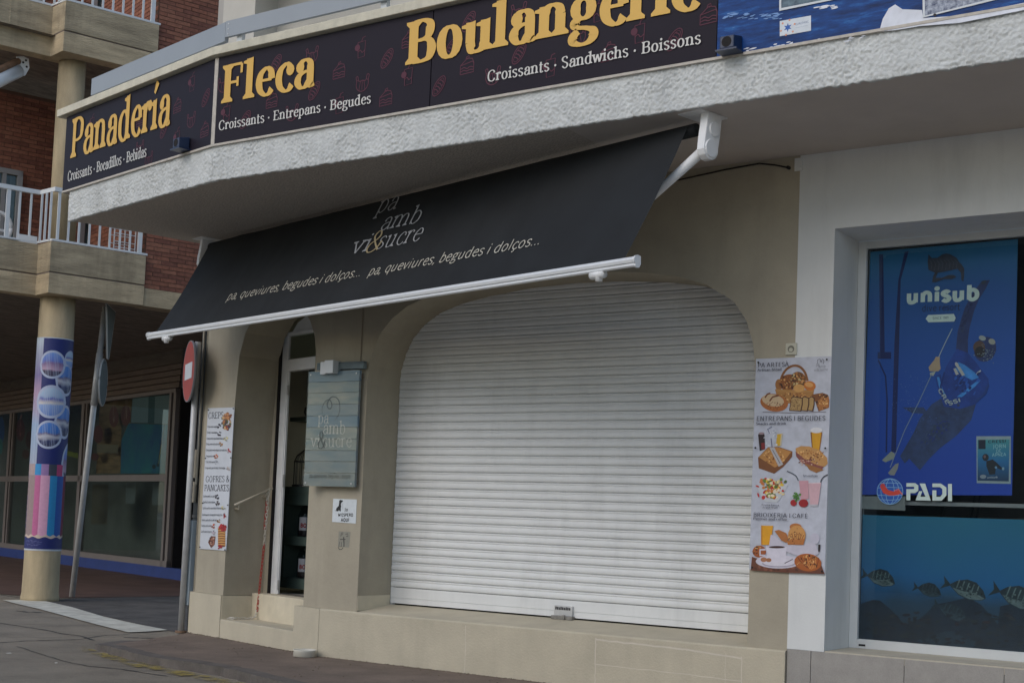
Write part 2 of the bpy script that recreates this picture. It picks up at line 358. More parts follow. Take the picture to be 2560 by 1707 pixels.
M_coping = mat('cream_coping_stone', (.60, .565, .45), .8, .14, 12, .3, 80, grime=.25)
M_trim = mat('pale_trim_strip', (.50, .46, .40), .7, .2, 20)
M_frame = mat('white_aluminium_frame', (.56, .59, .60), .45, .05, 5, spec=.5)
M_upv = mat('white_painted_wood', (.72, .74, .75), .5, .10, 6)
M_shut = mat('white_shutter_slat', (.73, .75, .75), .42, .05, 4, spec=.5, grime=.16)
M_rail = mat('blue_grey_metal_band', (.27, .30, .33), .5, .04, 3)
M_fabric = mat('black_awning_fabric', (.0105, .0125, .0145), .72, .3, 2.5, .25, 260, bdist=.001, spec=.35, grime=.35)
M_metalw = mat('white_lacquered_metal', (.68, .70, .71), .32, .04, 5, spec=.6)
M_concrete = mat('board_marked_concrete', (.56, .45, .29), .92, .33, 1.7, .8, 14, stretch=(1, 1, 5), bdist=.012, grime=.35, speck=.15)
M_concrete_d = mat('weathered_concrete', (.47, .385, .255), .92, .36, 1.6, .8, 14, stretch=(1, 1, 5), bdist=.012, grime=.45, speck=.15)
M_column = mat('column_concrete', (.50, .405, .255), .9, .25, 2.2, .4, 30, stretch=(2.4, 2.4, .5), grime=.3, speck=.15)
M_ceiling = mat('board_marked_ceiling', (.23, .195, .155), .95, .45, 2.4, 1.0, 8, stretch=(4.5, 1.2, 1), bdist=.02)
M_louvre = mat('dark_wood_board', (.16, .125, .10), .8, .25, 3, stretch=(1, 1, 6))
M_brick = [mat('red_brick_%s' % n, c, .9, .3, 18, .4, 120) for n, c in (('a', (.29, .115, .072)), ('b', (.245, .098, .064)), ('c', (.32, .135, .085)), ('d', (.215, .085, .058)))]
M_mortar = mat('brick_mortar', (.15, .085, .06), .95, .2, 10)
M_sframe = mat('brown_shop_frame', (.19, .165, .155), .5, .08, 3)
M_blue = mat('blue_plinth_paint', (.02, .045, .20), .6, .15, 3)
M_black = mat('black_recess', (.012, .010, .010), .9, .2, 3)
M_galv = mat('galvanised_steel', (.52, .53, .53), .45, .15, 8, metal=.2)
M_plasticw = mat('white_plastic', (.75, .76, .76), .45, .05, 4)
M_dark = mat('dark_interior_wall', (.08, .082, .08), .9, .2, 2)
M_int = mat('shop_interior_wall', (.62, .60, .50), .9, .1, 2)
M_cab = mat('green_cabinet_paint', (.055, .085, .075), .6, .15, 6)
M_glass = glass_mat('window_glass', (.90, .94, .95))
M_glass_d = glass_mat('shopfront_glass', (.88, .93, .91), 1.45)
M_glass_l = glass_mat('jar_glass', (.8, .85, .86), 1.4)
M_signbg = mat('sign_indigo', (.018, .0145, .023), .5, .08, 2, spec=.12)
M_gold = mat('sign_gold', (.66, .385, .055), .42, .03, 3)
M_silver = mat('sign_silver_letters', (.60, .585, .55), .45, .03, 3)
M_icon = mat('sign_plum_line', (.105, .040, .058), .5, 0, spec=.1)
M_red = mat('red_sign_face', (.36, .045, .035), .45, .15, 7)

# ------------------------------------------------------------------ building line of the bakery
SO = 4.07                       # soffit height
AD = rad(15.9)
K = Vector((-4.49, 0, 0)); DD = Vector((-math.cos(AD), math.sin(AD), 0)); NI = Vector((math.sin(AD), math.cos(AD), 0))
def D(s, off, z): return K+DD*s+NI*off+Vector((0, 0, z))
def TD(v): return D(v.x, v.y, v.z)
WALL = Frame((0, 0, 0), (1, 0, 0), (0, -1, 0))
DOORW = Frame(K, -DD, -NI)     # a = -s
FY = -1.38
FAS = Frame((0, FY, 0), (1, 0, 0), (0, -1, 0))
FA = Vector((-4.72, FY, 0)); FB = Vector((-7.28, -.86, 0)); FD = (FB-FA).normalized(); FN = Vector((FD.y, -FD.x, 0))
if FN.y > 0: FN = -FN
FAS2 = Frame(FA, -FD, FN)

# ------------------------------------------------------------------ ground
asph = mat('worn_asphalt', (.32, .275, .21), .93, .28, 1.1, .9, 210, bdist=.006, grime=.25, speck=.45)
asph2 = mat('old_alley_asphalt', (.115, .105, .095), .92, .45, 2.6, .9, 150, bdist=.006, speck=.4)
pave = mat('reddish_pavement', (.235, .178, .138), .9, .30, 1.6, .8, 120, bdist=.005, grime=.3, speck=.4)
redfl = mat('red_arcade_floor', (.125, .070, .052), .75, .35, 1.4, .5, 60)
ZR = -.075
g = MB().add([(-900, -900, ZR), (900, -900, ZR), (900, 900, ZR), (-900, 900, ZR)], [(0, 1, 2, 3)]).build('road', asph)
tag(g, 'worn grey asphalt road in front of the bakery kerb', None, None, 'structure')
pm = MB().add([(-300, -300, ZR+.01), (300, -300, ZR+.01), (300, -5.6, ZR+.01), (-300, -5.6, ZR+.01)], [(0, 1, 2, 3)]).build('bounce_ground', mat('pale_bounce_ground', (.48, .43, .35), .9, .12, 1.5))  # unseen pale ground, added to bounce fill light up under the canopy
tag(pm, 'unseen pale ground beyond the road, added to bounce light under the canopy', None, None, 'structure')
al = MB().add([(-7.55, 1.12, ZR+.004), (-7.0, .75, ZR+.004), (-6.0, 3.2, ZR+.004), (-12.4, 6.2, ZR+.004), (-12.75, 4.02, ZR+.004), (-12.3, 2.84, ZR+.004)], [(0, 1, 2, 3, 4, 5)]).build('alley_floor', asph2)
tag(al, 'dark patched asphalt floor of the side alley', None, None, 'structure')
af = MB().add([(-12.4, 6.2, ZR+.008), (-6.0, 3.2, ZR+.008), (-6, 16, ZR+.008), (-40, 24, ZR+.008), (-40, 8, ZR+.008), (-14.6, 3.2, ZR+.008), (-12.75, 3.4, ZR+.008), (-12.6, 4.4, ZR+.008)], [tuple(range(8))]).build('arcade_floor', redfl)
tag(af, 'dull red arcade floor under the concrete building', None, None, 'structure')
kerb = [(-6.93, .62), (-7.12, .3), (-7.0, -.12), (-6.64, -.76), (-6.16, -.97), (-5.71, -1.14), (-5.28, -1.27), (-4.86, -1.27), (-4.40, -1.33), (-4.04, -1.42), (-3.33, -1.68), (-2.4, -1.95), (0, -2.5), (6, -2.8), (12, -3)]
def rough_edge(P, k=5, a=.02):
    out = []
    for i in range(len(P)-1):
        for j in range(k):
            t = j/k; out.append((P[i][0]*(1-t)+P[i+1][0]*t+random.uniform(-a, a), P[i][1]*(1-t)+P[i+1][1]*t+random.uniform(-a, a)))
    return out+[P[-1]]
ke = rough_edge(kerb)
def inset(P, d):
    o = []
    for i, p in enumerate(P):
        a = P[max(i-2, 0)]; b = P[min(i+2, len(P)-1)]; dx, dy = b[0]-a[0], b[1]-a[1]; q = math.hypot(dx, dy) or 1
        o.append((p[0]-dy/q*d, p[1]+dx/q*d))
    return o
M_kerb = mat('worn_kerb_stone', (.15, .13, .112), .9, .35, 5, .8, 80, bdist=.008, speck=.3)
zt = [ZR+.002+.073*min(1, max(0, (i-6)/14)) for i in range(len(ke))]
kin = inset(ke, .15)
mb = MB()
top = [Vector((p[0], p[1], z)) for p, z in zip(ke, zt)]; base = [Vector((p[0]+.0, p[1]-.01, ZR-.02)) for p in ke]
inn = [Vector((p[0], p[1], z+.002)) for p, z in zip(kin, zt)]
mb.loft(base, top); mb.loft(top, inn)
tag(mb.build('kerb', M_kerb), 'low chipped kerb edge curving round the bakery pavement', None, None, 'structure')
wl = [Vector((p[0], 1.2, 0)) for p in kin]
mb = MB(); wl = []
for p in kin:
    x = p[0]
    y = (-(x+4.49)*math.tan(AD)) if x < -4.49 else 0
    wl.append(Vector((x, y+.05, .004)))
mb.loft(inn, wl)
tag(mb.build('sidewalk', pave), 'narrow reddish brown pavement along the bakery plinth', None, None, 'structure')

def marking(name, pts, m, label, z=ZR+.012, kind='structure'):
    o = MB().add([(x, y, z) for x, y in pts], [tuple(range(len(pts)))]).build(name, m); tag(o, label, None, None, kind); return o
GR = Frame((0, 0, ZR), (1, 0, 0), (0, 0, 1), (0, 1, 0))
M_paint = mat('worn_white_road_paint', (.62, .61, .52), .85, .22, 6, .4, 160, col2=(.42, .40, .34))
M_yel = bpy.data.materials.new('worn_yellow_paint'); M_yel.use_nodes = True
n = M_yel.node_tree; bs = n.nodes['Principled BSDF']; bs.inputs['Base Color'].default_value = (.34, .26, .06, 1); bs.inputs['Roughness'].default_value = .9
tx = n.nodes.new('ShaderNodeTexNoise'); tx.inputs['Scale'].default_value = 9; tx.inputs['Detail'].default_value = 8
ge = n.nodes.new('ShaderNodeNewGeometry'); n.links.new(ge.outputs['Position'], tx.inputs['Vector'])
rp = n.nodes.new('ShaderNodeValToRGB'); rp.color_ramp.elements[0].position = .42; rp.color_ramp.elements[1].position = .60; rp.color_ramp.elements[1].color = (.75, .75, .75, 1)
n.links.new(tx.outputs[0], rp.inputs[0]); n.links.new(rp.outputs[0], bs.inputs['Alpha'])
st = [GR.px(*p) for p in [(6, 1501), (60, 1500), (98, 1500), (180, 1519), (260, 1543), (340, 1561), (419, 1576), (370, 1580), (320, 1582), (240, 1562), (170, 1543), (100, 1524), (40, 1510)]]
marking('road_marking', st, M_paint, 'worn white stripe painted across the alley mouth')
ys = [GR.px(*p) for p in [(205, 1618), (340, 1655), (470, 1681), (600, 1707), (760, 1735), (760, 1750), (585, 1716), (455, 1692), (330, 1667), (205, 1629)]]
marking('road_marking', ys, M_yel, 'faded yellow line painted beside the kerb')
M_crack = mat('tar_crack', (.05, .047, .042), .95, .2, 20)
pr = Print(GR, .0003, .003)
def crack(pts, w):
    q = rough_edge([GR.px(*p) for p in pts], 6, .012); pr.ribbon(q, [w*random.uniform(.4, 1.5) for _ in q], M_crack)
crack([(0, 1557), (70, 1568), (120, 1576), (150, 1583), (200, 1589), (235, 1600)], .03)
crack([(0, 1606), (60, 1602), (120, 1600), (200, 1598), (255, 1588), (320, 1585)], .022)
crack([(45, 1616), (90, 1631), (150, 1650), (215, 1664), (300, 1672), (420, 1690)], .02)
crack([(40, 1526), (70, 1530), (102, 1530)], .07); crack([(310, 1593), (350, 1594), (398, 1595)], .05)
crack([(150, 1514), (190, 1522), (270, 1540), (340, 1556), (400, 1570)], .03)
crack([(380, 1525), (420, 1527), (455, 1526)], .035); crack([(0, 1486), (40, 1492), (90, 1494), (120, 1490)], .03)
pr.mb.use(M_paint); pr.pp([(14, 1632), (26, 1631), (30, 1633), (18, 1634)], M_paint); pr.pp([(136, 1656), (142, 1655), (145, 1657), (138, 1658)], M_paint)
pr.pp([(398, 1506), (430, 1503), (455, 1507), (452, 1512), (420, 1513), (436, 1508)], M_paint)
tag(pr.build('road_cracks'), 'thin dark tar cracks and specks over the grey road', None, None, 'structure')
for q, lab in (([(175, 1659), (180, 1657), (184, 1659), (179, 1661)], 'a'), ):
    pass

# ------------------------------------------------------------------ the bakery building
bld = empty('bakery_building', (0, 0, 0), 'beige corner building with arched shop openings, white stucco canopy edge and dive shop window', 'building')
AR = [(-4.073, .446), (-4.073, 2.48), (-4.06, 2.64), (-4.01, 2.80), (-3.94, 2.93), (-3.815, 3.055), (-3.646, 3.155), (-3.42, 3.225), (-3.1, 3.28), (-2.65, 3.325), (-2.19, 3.34),
      (-1.75, 3.325), (-1.32, 3.290), (-.982, 3.235), (-.734, 3.153), (-.505, 3.012), (-.395, 2.86), (-.34, 2.70), (-.318, 2.55), (-.310, 2.4), (-.310, .446)]
def arch_wall(arc, x0, x1, z0, z1, y, T, m, depth):
    mb = MB(); W = lambda x, yy, z: T(Vector((x, yy, z)))
    xa, xb = arc[0][0], arc[-1][0]
    mb.add([W(x0, y, z0), W(xa, y, z0), W(xa, y, z1), W(x0, y, z1)], [(0, 1, 2, 3)])
    mb.add([W(xb, y, z0), W(x1, y, z0), W(x1, y, z1), W(xb, y, z1)], [(0, 1, 2, 3)])
    fine = []
    for i in range(len(arc)-1):
        for j in range(3): t = j/3; fine.append((arc[i][0]*(1-t)+arc[i+1][0]*t, arc[i][1]*(1-t)+arc[i+1][1]*t))
    fine.append(arc[-1])
    for i in range(len(arc)-1):
        (a, za), (b, zb) = arc[i], arc[i+1]
        if abs(b-a) > 1e-6: mb.add([W(a, y, za), W(b, y, zb), W(b, y, z1), W(a, y, z1)], [(0, 1, 2, 3)])
    o = mb
    o.loft([W(a, y, z) for a, z in arc], [W(a, y+depth, z) for a, z in arc])
    return o
I3 = lambda v: v
wm = arch_wall(AR, -4.49, 0, .43, SO, 0, I3, M_beige, .50); wm.build('wall', M_beige, bld)
# wall behind the shutter opening and round the room
AD_ = [(-1.85, .43), (-1.83, 2.2), (-1.80, 2.595), (-1.772, 2.864), (-1.673, 3.086), (-1.5, 3.25), (-1.25, 3.34), (-1.06, 3.36), (-.85, 3.335), (-.6, 3.24), (-.444, 3.111), (-.345, 2.95), (-.31, 2.796), (-.312, 2.3), (-.313, .43)]
TM = lambda v: D(-v.x, v.y, v.z)
wm = arch_wall(AD_, -2.50, 0, .43, SO, 0, TM, M_beige, .46); wm.build('wall', M_beige, bld)
bld_w = MB()
bld_w.box((-2.5, .0, 0), (-2.46, 3.5, SO), TM); bld_w.build('side_wall', M_beige, bld)
# plinths
pl = MB()
sec = [(-.022, 0), (-.022, .418), (-.012, .43), (.0, .43), (.47, .487), (.47, 0)]
pl.add([(-4.49, y, z) for y, z in sec]+[(-.005, y, z) for y, z in sec], [tuple(range(5, -1, -1)), tuple(range(6, 12))]+[(i, (i+1) % 6, 6+(i+1) % 6, 6+i) for i in range(6)])
pl.build('plinth', M_plinth, bld)
pl = MB(); pl.box((0, -.022, 0), (.434, .3, .428), TD); pl.build('plinth', M_plinth, bld)
pl = MB(); pl.box((1.854, -.022, 0), (2.53, .3, .428), TD); pl.build('plinth', M_plinth, bld)
pl = MB(); pl.box((.434, -.018, 0), (1.854, .36, .192), TD); pl.build('door_step', M_plinth, bld, bevel=.008)
pl = MB(); pl.box((.25, .33, 0), (1.9, .62, .455), TD); pl.build('door_step', M_step, bld, bevel=.008)
MB().box((-4.0725, .004, .440), (-4.066, .455, .572)).build('reveal_skirting', M_step, bld, bevel=.002)
MB().box((1.846, -.010, .192), (1.8535, .328, .424), TD).build('reveal_skirting', M_step, bld, bevel=.002)  # plinth side overlaid in the same bounce-lightened cream
# sealant lines on the plinth
pr = Print(WALL.shifted(.022), .0003, .001); M_seal = mat('pale_sealant', (.62, .57, .48), .8, .1, 9)
def seal(pts, w=.006): pr.split('sealant_line'); pr.ribbon(rough_edge(pts, 6, .0035), w, M_seal)
seal([(-2.857, .40), (-2.845, .2), (-2.85, 0)]); seal([(-1.59, .40), (-1.585, .2), (-1.58, 0)], .008); seal([(-1.59, .385), (-1.2, .378), (-.8, .372), (-.34, .345)], .012)
seal([(-1.58, .19), (-1.0, .19), (-.34, .18)], .006); seal([(-.34, .36), (-.335, .1), (-.34, 0)], .007); seal([(-.47, .37), (-.47, 0)], .004)
pr.build('sealant_line', bld)
# roller shutter
sh = MB(); sh.box((-4.073, .470, .47), (-4.045, .505, 3.45)); sh.box((-.335, .470, .47), (-.31, .505, 3.45)); sh = sh.build('roller_shutter', M_frame, bld)
SX0, SX1 = -4.068, -.315
prof = [(.0, 0), (-.006, .003), (-.0095, .014), (-.0105, .028), (-.0085, .041), (-.004, .051), (-.002, .053), (-.006, .056), (-.0078, .062), (-.0075, .0695), (-.003, .0722), (.010, .0726), (.010, .0757)]
mb = MB(); mb.loft([Vector((SX0, .47+y, z)) for y, z in prof], [Vector((SX1, .47+y, z)) for y, z in prof]); s0 = mb.build('slat', M_shut, sh, smooth=True)
Z0 = .648; s0.location = (0, 0, Z0)
for k in range(1, 36):
    c = s0.copy(); COL.objects.link(c); c.parent = sh; c.location = (random.uniform(-.001, .001), random.uniform(-.0008, .0008), Z0+.0757*k)
mb = MB(); mb.box((SX0, .462, .500), (SX1, .482, .548)); mb.box((SX0, .465, .548), (SX1, .482, .552)); mb.box((SX0, .461, .552), (SX1, .480, .644)); mb.build('bottom_bar', M_shut, sh, bevel=.003)
mb = MB(); mb.box((SX0, .53, .47), (SX1, .56, 3.6)); mb.build('dark_backing', M_black, sh)
lk = empty('shutter_lock', (-2.185, .45, .52), 'small grey steel padlock box at the foot of the white shutter', 'lock')
mb = MB(); mb.box((-2.275, .440, .512), (-2.095, .461, .598)); mb.build('lock_plate', M_galv, lk, bevel=.004)
mb = MB(); mb.box((-2.29, .415, .482), (-2.08, .461, .514)); mb.tube([(-2.17, .405, .500), (-2.17, .44, .500)], .022, 12); mb.build('lock_body', mat('dull_lock_steel', (.24, .235, .22), .4, .4, 40, metal=.4), lk, bevel=.004)
pr = Print(WALL.shifted(-.4385))
for k in range(9): pr.poly([(-2.262+.017*k, .562), (-2.250+.017*k, .562), (-2.250+.017*k, .588-.005*(k % 3)), (-2.262+.017*k, .588)], (40, 40, 44))
pr.build('scratched_marks', lk)

# door frame, transom and interior
def DB(mb, s0, s1, o0, o1, z0, z1): return mb.box((s0, o0, z0), (s1, o1, z1), TD)
dr = MB(); DB(dr, 1.635, 1.75, .485, .512, .455, 3.12); DB(dr, .30, 1.62, .47, .55, 2.745, 2.865); DB(dr, .30, 1.66, .475, .55, 3.115, 3.15)
dframe = dr.build('door_frame', M_upv, bld, bevel=.006)
dr = MB(); DB(dr, 1.618, 1.634, .495, .515, .46, 2.745); dr.build('door_edge', M_upv, dframe)
dr = MB(); DB(dr, 1.60, 1.618, .480, .50, 2.50, 2.60); DB(dr, 1.60, 1.617, .480, .50, 1.55, 1.68); DB(dr, 1.60, 1.617, .480, .50, .50, .60); dr.build('hinge', M_galv, dframe)
dr = MB(); dr.prism([(-1.60, 3.15), (-1.5, 3.24), (-1.25, 3.33), (-1.06, 3.35), (-.85, 3.325), (-.6, 3.23), (-.45, 3.15)], .50, .53, lambda v: D(-v.x, v.z, v.y)); dr.build('arch_panel', M_upv, dframe)
dr = MB(); DB(dr, 1.0, 1.10, .465, .50, 3.155, 3.20); dr.build('door_closer', M_dark, dframe)
dr = MB(); DB(dr, .3, 1.62, .508, .514, 2.865, 3.115); dr.build('pane', M_glass_d, dframe)
dr = MB(); DB(dr, 1.75, 1.766, .455, .50, .455, 3.05); dr.build('shadow_gap', M_black, dframe)
dr = MB(); DB(dr, 1.766, 1.86, .458, .56, .455, 3.40); dr.build('inner_jamb', M_beige, dframe)
# room (open box)
rm = MB()
rm.add([D(.12, .62, .45), D(3.6, .62, .45), D(3.6, 3.2, .45), D(.12, 3.2, .45)], [(0, 1, 2, 3)])
rm.add([D(.12, 1.75, .45), D(3.6, 1.75, .45), D(3.6, 1.75, 3.5), D(.12, 1.75, 3.5)], [(0, 1, 2, 3)])
rm.add([D(.12, .57, 3.5), D(3.6, .57, 3.5), D(3.6, 3.2, 3.5), D(.12, 3.2, 3.5)], [(0, 3, 2, 1)])
rm.add([D(2.42, .57, .45), D(2.42, 3.2, .45), D(2.42, 3.2, 3.5), D(2.42, .57, 3.5)], [(0, 1, 2, 3)])
rm.add([D(.12, .57, .45), D(.12, 3.2, .45), D(.12, 3.2, 3.5), D(.12, .57, 3.5)], [(3, 2, 1, 0)])
rm.add([D(1.86, .565, .45), D(2.42, .565, .45), D(2.42, .565, 3.5), D(1.86, .565, 3.5)], [(0, 1, 2, 3)])
rm.build('shop_room', M_int, bld)
# door mat edge / dark threshold
rm = MB(); DB(rm, .3, 1.62, .50, .62, .455, .462); rm.build('threshold', mat('dark_threshold', (.11, .10, .085), .9, .3, 9), bld)

# cabinet with glass jars
def IT(s_, o, z): return D(s_*.942-.598, o-.45, 1.258+(z-1.258)*.943)
def DBI(mb, s0, s1, o0, o1, z0, z1): return mb.box((s0, o0, z0), (s1, o1, z1), lambda v: IT(v.x, v.y, v.z))
cb = empty('shelf_cabinet', IT(2.5, 1.4, .46), 'dark green cabinet with open shelves just inside the bakery door', 'cabinet')
CO = 1.2
mb = MB()
DBI(mb, 1.75, 2.80, CO, CO+.40, 1.50, 1.585); DBI(mb, 2.72, 2.80, CO, CO+.40, .46, 1.50); DBI(mb, 1.75, 2.72, CO+.36, CO+.40, .46, 1.50)
mb.build('cabinet_body', M_cab, cb, bevel=.004)
mb = MB(); DBI(mb, 1.75, 2.72, CO, CO+.36, .935, 1.035); mb.build('shelf', M_cab, cb, bevel=.004)
mb = MB(); DBI(mb, 1.75, 2.72, CO, CO+.36, .46, .575); mb.build('shelf', M_cab, cb, bevel=.004)
mb = MB(); DBI(mb, 1.75, 2.72, CO-.0, CO+.36, 1.38, 1.50); mb.build('shelf', M_cab, cb, bevel=.004)
M_label = mat('white_jar_label', (.62, .62, .66), .6, .05, 9); M_sweets = mat('dark_sweets', (.05, .03, .03), .5, .6, 60, .6, 60)
def jar(s, o, z, sc, lab):
    c = IT(s, o, z); j = empty('glass_jar', c, lab, 'jar', 'glass jars on the cabinet shelves')
    MB().lathe(c, [(.085*sc, 0), (.09*sc, .02), (.09*sc, .24*sc), (.07*sc, .285*sc), (.062*sc, .30*sc)], 20).build('jar_body', M_glass_l, j, smooth=True)
    MB().lathe(c+Vector((0, 0, .004)), [(.08*sc, 0), (.082*sc, .05*sc), (.078*sc, .16*sc)], 16).build('contents', M_sweets, j)
    MB().lathe(c+Vector((0, 0, .30*sc)), [(.066*sc, 0), (.066*sc, .02), (.03*sc, .04*sc), (.012, .05*sc), (.02, .065*sc), (.012, .08*sc)], 16).build('lid', M_glass_l, j, smooth=True)
    cy = Cyl((c.x, c.y, c.z), .0905*sc); p = Print(cy, .0004, .001)
    p.strips(lambda a: .215*sc, lambda a: .065*sc, -.085*sc, .085*sc, M_label, 10)
    write(p, 'BOIX', (-.068*sc, .10*sc), .135*sc, .042*sc, (170, 30, 35), .2)
    p.poly([(-.02*sc, .175*sc), (.02*sc, .175*sc), (0, .20*sc)], (60, 60, 70))
    p.build('label_sticker', j)
jar(2.58, 1.37, 1.04, .92, 'left glass jar with white label on the upper cabinet shelf')
jar(2.34, 1.35, 1.04, 1.12, 'right glass jar with white label on the upper cabinet shelf')
jar(2.56, 1.37, .58, .92, 'left glass jar with white label on the lowest cabinet shelf')
jar(2.33, 1.35, .58, 1.12, 'right glass jar with white label on the lowest cabinet shelf')
# lantern
lc = IT(2.62, 1.36, 1.588); la = empty('lantern', lc, 'dark metal birdcage lantern with a white candle on top of the green cabinet', 'lantern')
M_iron = mat('dark_iron', (.035, .032, .03), .5, .2, 9)
mb = MB(); mb.lathe(lc, [(.14, 0), (.14, .02), (.12, .025)], 20); mb.build('lantern_base', M_iron, la)
mb = MB()
for k in range(14):
    t = 2*math.pi*k/14; mb.tube([lc+Vector((.125*math.cos(t), .125*math.sin(t), .02)), lc+Vector((.125*math.cos(t), .125*math.sin(t), .27)), lc+Vector((.10*math.cos(t), .10*math.sin(t), .33)), lc+Vector((.03*math.cos(t), .03*math.sin(t), .39))], .004, 4)
mb.build('cage_bars', M_iron, la)
mb = MB(); mb.lathe(lc+Vector((0, 0, .262)), [(.13, 0), (.13, .012)], 20); mb.lathe(lc+Vector((0, 0, .38)), [(.035, 0), (.02, .02), (.012, .05), (.03, .07), (.012, .09), (.006, .11)], 12); mb.build('lantern_top', M_iron, la)
mb = MB(); mb.lathe(lc+Vector((0.0, 0, .02)), [(.035, 0), (.035, .17), (.01, .172)], 14); mb.build('candle', mat('candle_wax', (.75, .72, .66), .5, .05, 5), la)
# wall picture and rail of hanging bags high inside
wp = empty('wall_shelf', IT(2.5, 1.5, 2.38), 'dim wall shelf with dark pans high inside the bakery doorway', 'shelf')
mb = MB(); DBI(mb, 1.75, 3.0, 1.35, 1.70, 2.34, 2.385); mb.build('shelf_board', M_cab, wp)
mb = MB(); DBI(mb, 1.75, 3.0, 1.55, 1.74, 2.40, 3.05); mb.build('dark_panel', M_dark, wp)
mb = MB(); DBI(mb, 2.36, 2.40, 1.40, 1.45, 2.40, 2.95); mb.build('white_roll', M_plasticw, wp)
mb = MB(); mb.lathe(IT(2.66, 1.45, 2.386), [(.09, 0), (.11, .05), (.10, .10), (.05, .13)], 16); mb.lathe(IT(2.2, 1.45, 2.386), [(.07, 0), (.10, .04), (.06, .10)], 16); mb.build('pan', M_iron, wp)

# white shop part: wall, base tiles, window
mb = MB(); WX1 = 2.62; BX = 5.2
mb.add([(0, 0, .445), (.28, 0, .445), (.28, 0, SO), (0, 0, SO)], [(0, 1, 2, 3)])
mb.add([(.28, 0, 3.498), (WX1, 0, 3.498), (WX1, 0, SO), (.28, 0, SO)], [(0, 1, 2, 3)])
mb.add([(WX1, 0, .445), (BX, 0, .445), (BX, 0, SO), (WX1, 0, SO)], [(0, 1, 2, 3)])
mb.add([(.28, 0, .445), (.28, .5, .445), (.28, .5, 3.498), (.28, 0, 3.498)], [(0, 1, 2, 3)])
mb.add([(.28, 0, 3.498), (.28, .5, 3.498), (WX1, .5, 3.498), (WX1, 0, 3.498)], [(0, 1, 2, 3)])
mb.add([(WX1, 0, .445), (WX1, .5, .445), (WX1, .5, 3.498), (WX1, 0, 3.498)], [(3, 2, 1, 0)])
mb.add([(BX, 0, 0), (BX, 6, 0), (BX, 6, SO), (BX, 0, SO)], [(0, 1, 2, 3)])
mb.build('wall', M_white, bld)
mb = MB(); mb.box((.284, .002, .40), (WX1-.004, .5, .452)); mb.build('window_sill', mat('beige_sill_stone', (.50, .46, .37), .8, .12, 7), bld)
mb = MB(); mb.box((0, .012, -.08), (BX, .2, .40)); bw = mb.build('base_wall', mat('tile_joint', (.10, .10, .095), .9, .1, 5), bld)
M_tile = mat('grey_base_tile', (.34, .325, .30), .6, .14, 7, .3, 130, bdist=.001, speck=.15)
for x0, x1 in ((.001, .184), (.184, .86), (.86, 1.528), (1.528, 2.2), (2.2, 2.87), (2.87, 3.54)):
    mb = MB(); mb.box((x0+.0025, -.002, -.08), (x1-.0025, .0115, .443)); mb.build('tile', M_tile, bw)
fr = MB()
fr.box((.282, .49, .452), (.345, .58, 3.496)); fr.box((.345, .49, 3.44), (WX1, .58, 3.496)); fr.box((.345, .49, .452), (WX1, .58, .520)); 
wf = fr.build('window_frame', M_frame, bld, bevel=.003)
MB().box((.345, .555, 1.520), (WX1, .60, 1.548)).build('mid_rail', mat('dim_grey_rail', (.22, .23, .23), .5, .05, 4), wf)
mb = MB(); mb.box((.36, .487, .470), (.41, .492, .484)); mb.build('drain_slot', M_black, wf)
mb = MB(); mb.box((.345, .5305, .52), (.352, .535, 3.44)); mb.box((.352, .5305, 3.43), (WX1, .535, 3.44)); mb.box((.352, .5305, .52), (WX1, .535, .527)); mb.build('gasket', M_black, wf)
mb = MB(); mb.box((.345, .520, .52), (WX1, .524, 3.44)); mb.build('pane', M_glass, wf)
mb = MB(); mb.box((.30, .60, .45), (WX1, 1.9, .47)); mb.box((.30, 1.9, .45), (WX1, 1.92, 3.6)); mb.box((.3, .6, 3.5), (WX1, 1.9, 3.52)); mb.box((.30, .60, .45), (.32, 1.9, 3.5)); mb.build('display_room', mat('dim_display_wall', (.10, .09, .08), .9, .2, 3), bld)

# the graphics behind the dive shop glass
VIN = Frame((0, .530, 0), (1, 0, 0), (0, -1, 0))
def grad_mat(name, stops, a, b, axis=2, noise=.25, nscale=2.0):
    m = bpy.data.materials.new(name); m.use_nodes = True; n = m.node_tree; L = n.links; bs = n.nodes['Principled BSDF']; bs.inputs['Roughness'].default_value = .5
    ge = n.nodes.new('ShaderNodeNewGeometry'); sp = n.nodes.new('ShaderNodeSeparateXYZ'); L.new(ge.outputs['Position'], sp.inputs[0])
    mr = n.nodes.new('ShaderNodeMapRange'); mr.inputs['From Min'].default_value = a; mr.inputs['From Max'].default_value = b; L.new(sp.outputs[axis], mr.inputs['Value'])
    tn = n.nodes.new('ShaderNodeTexNoise'); tn.inputs['Scale'].default_value = nscale; tn.inputs['Detail'].default_value = 5; L.new(ge.outputs['Position'], tn.inputs['Vector'])
    ma = n.nodes.new('ShaderNodeMath'); ma.operation = 'MULTIPLY_ADD'; ma.inputs[1].default_value = noise; L.new(tn.outputs[0], ma.inputs[0]); L.new(mr.outputs[0], ma.inputs[2])
    m2 = n.nodes.new('ShaderNodeMath'); m2.operation = 'SUBTRACT'; m2.inputs[1].default_value = noise*.5; L.new(ma.outputs[0], m2.inputs[0])
    r = n.nodes.new('ShaderNodeValToRGB'); L.new(m2.outputs[0], r.inputs[0]); r.color_ramp.elements[0].position = stops[0][0]; r.color_ramp.elements[0].color = (*stops[0][1], 1)
    r.color_ramp.elements[1].position = stops[-1][0]; r.color_ramp.elements[1].color = (*stops[-1][1], 1)
    for p, c in stops[1:-1]: e = r.color_ramp.elements.new(p); e.color = (*c, 1)
    L.new(r.outputs[0], bs.inputs['Base Color']); return m
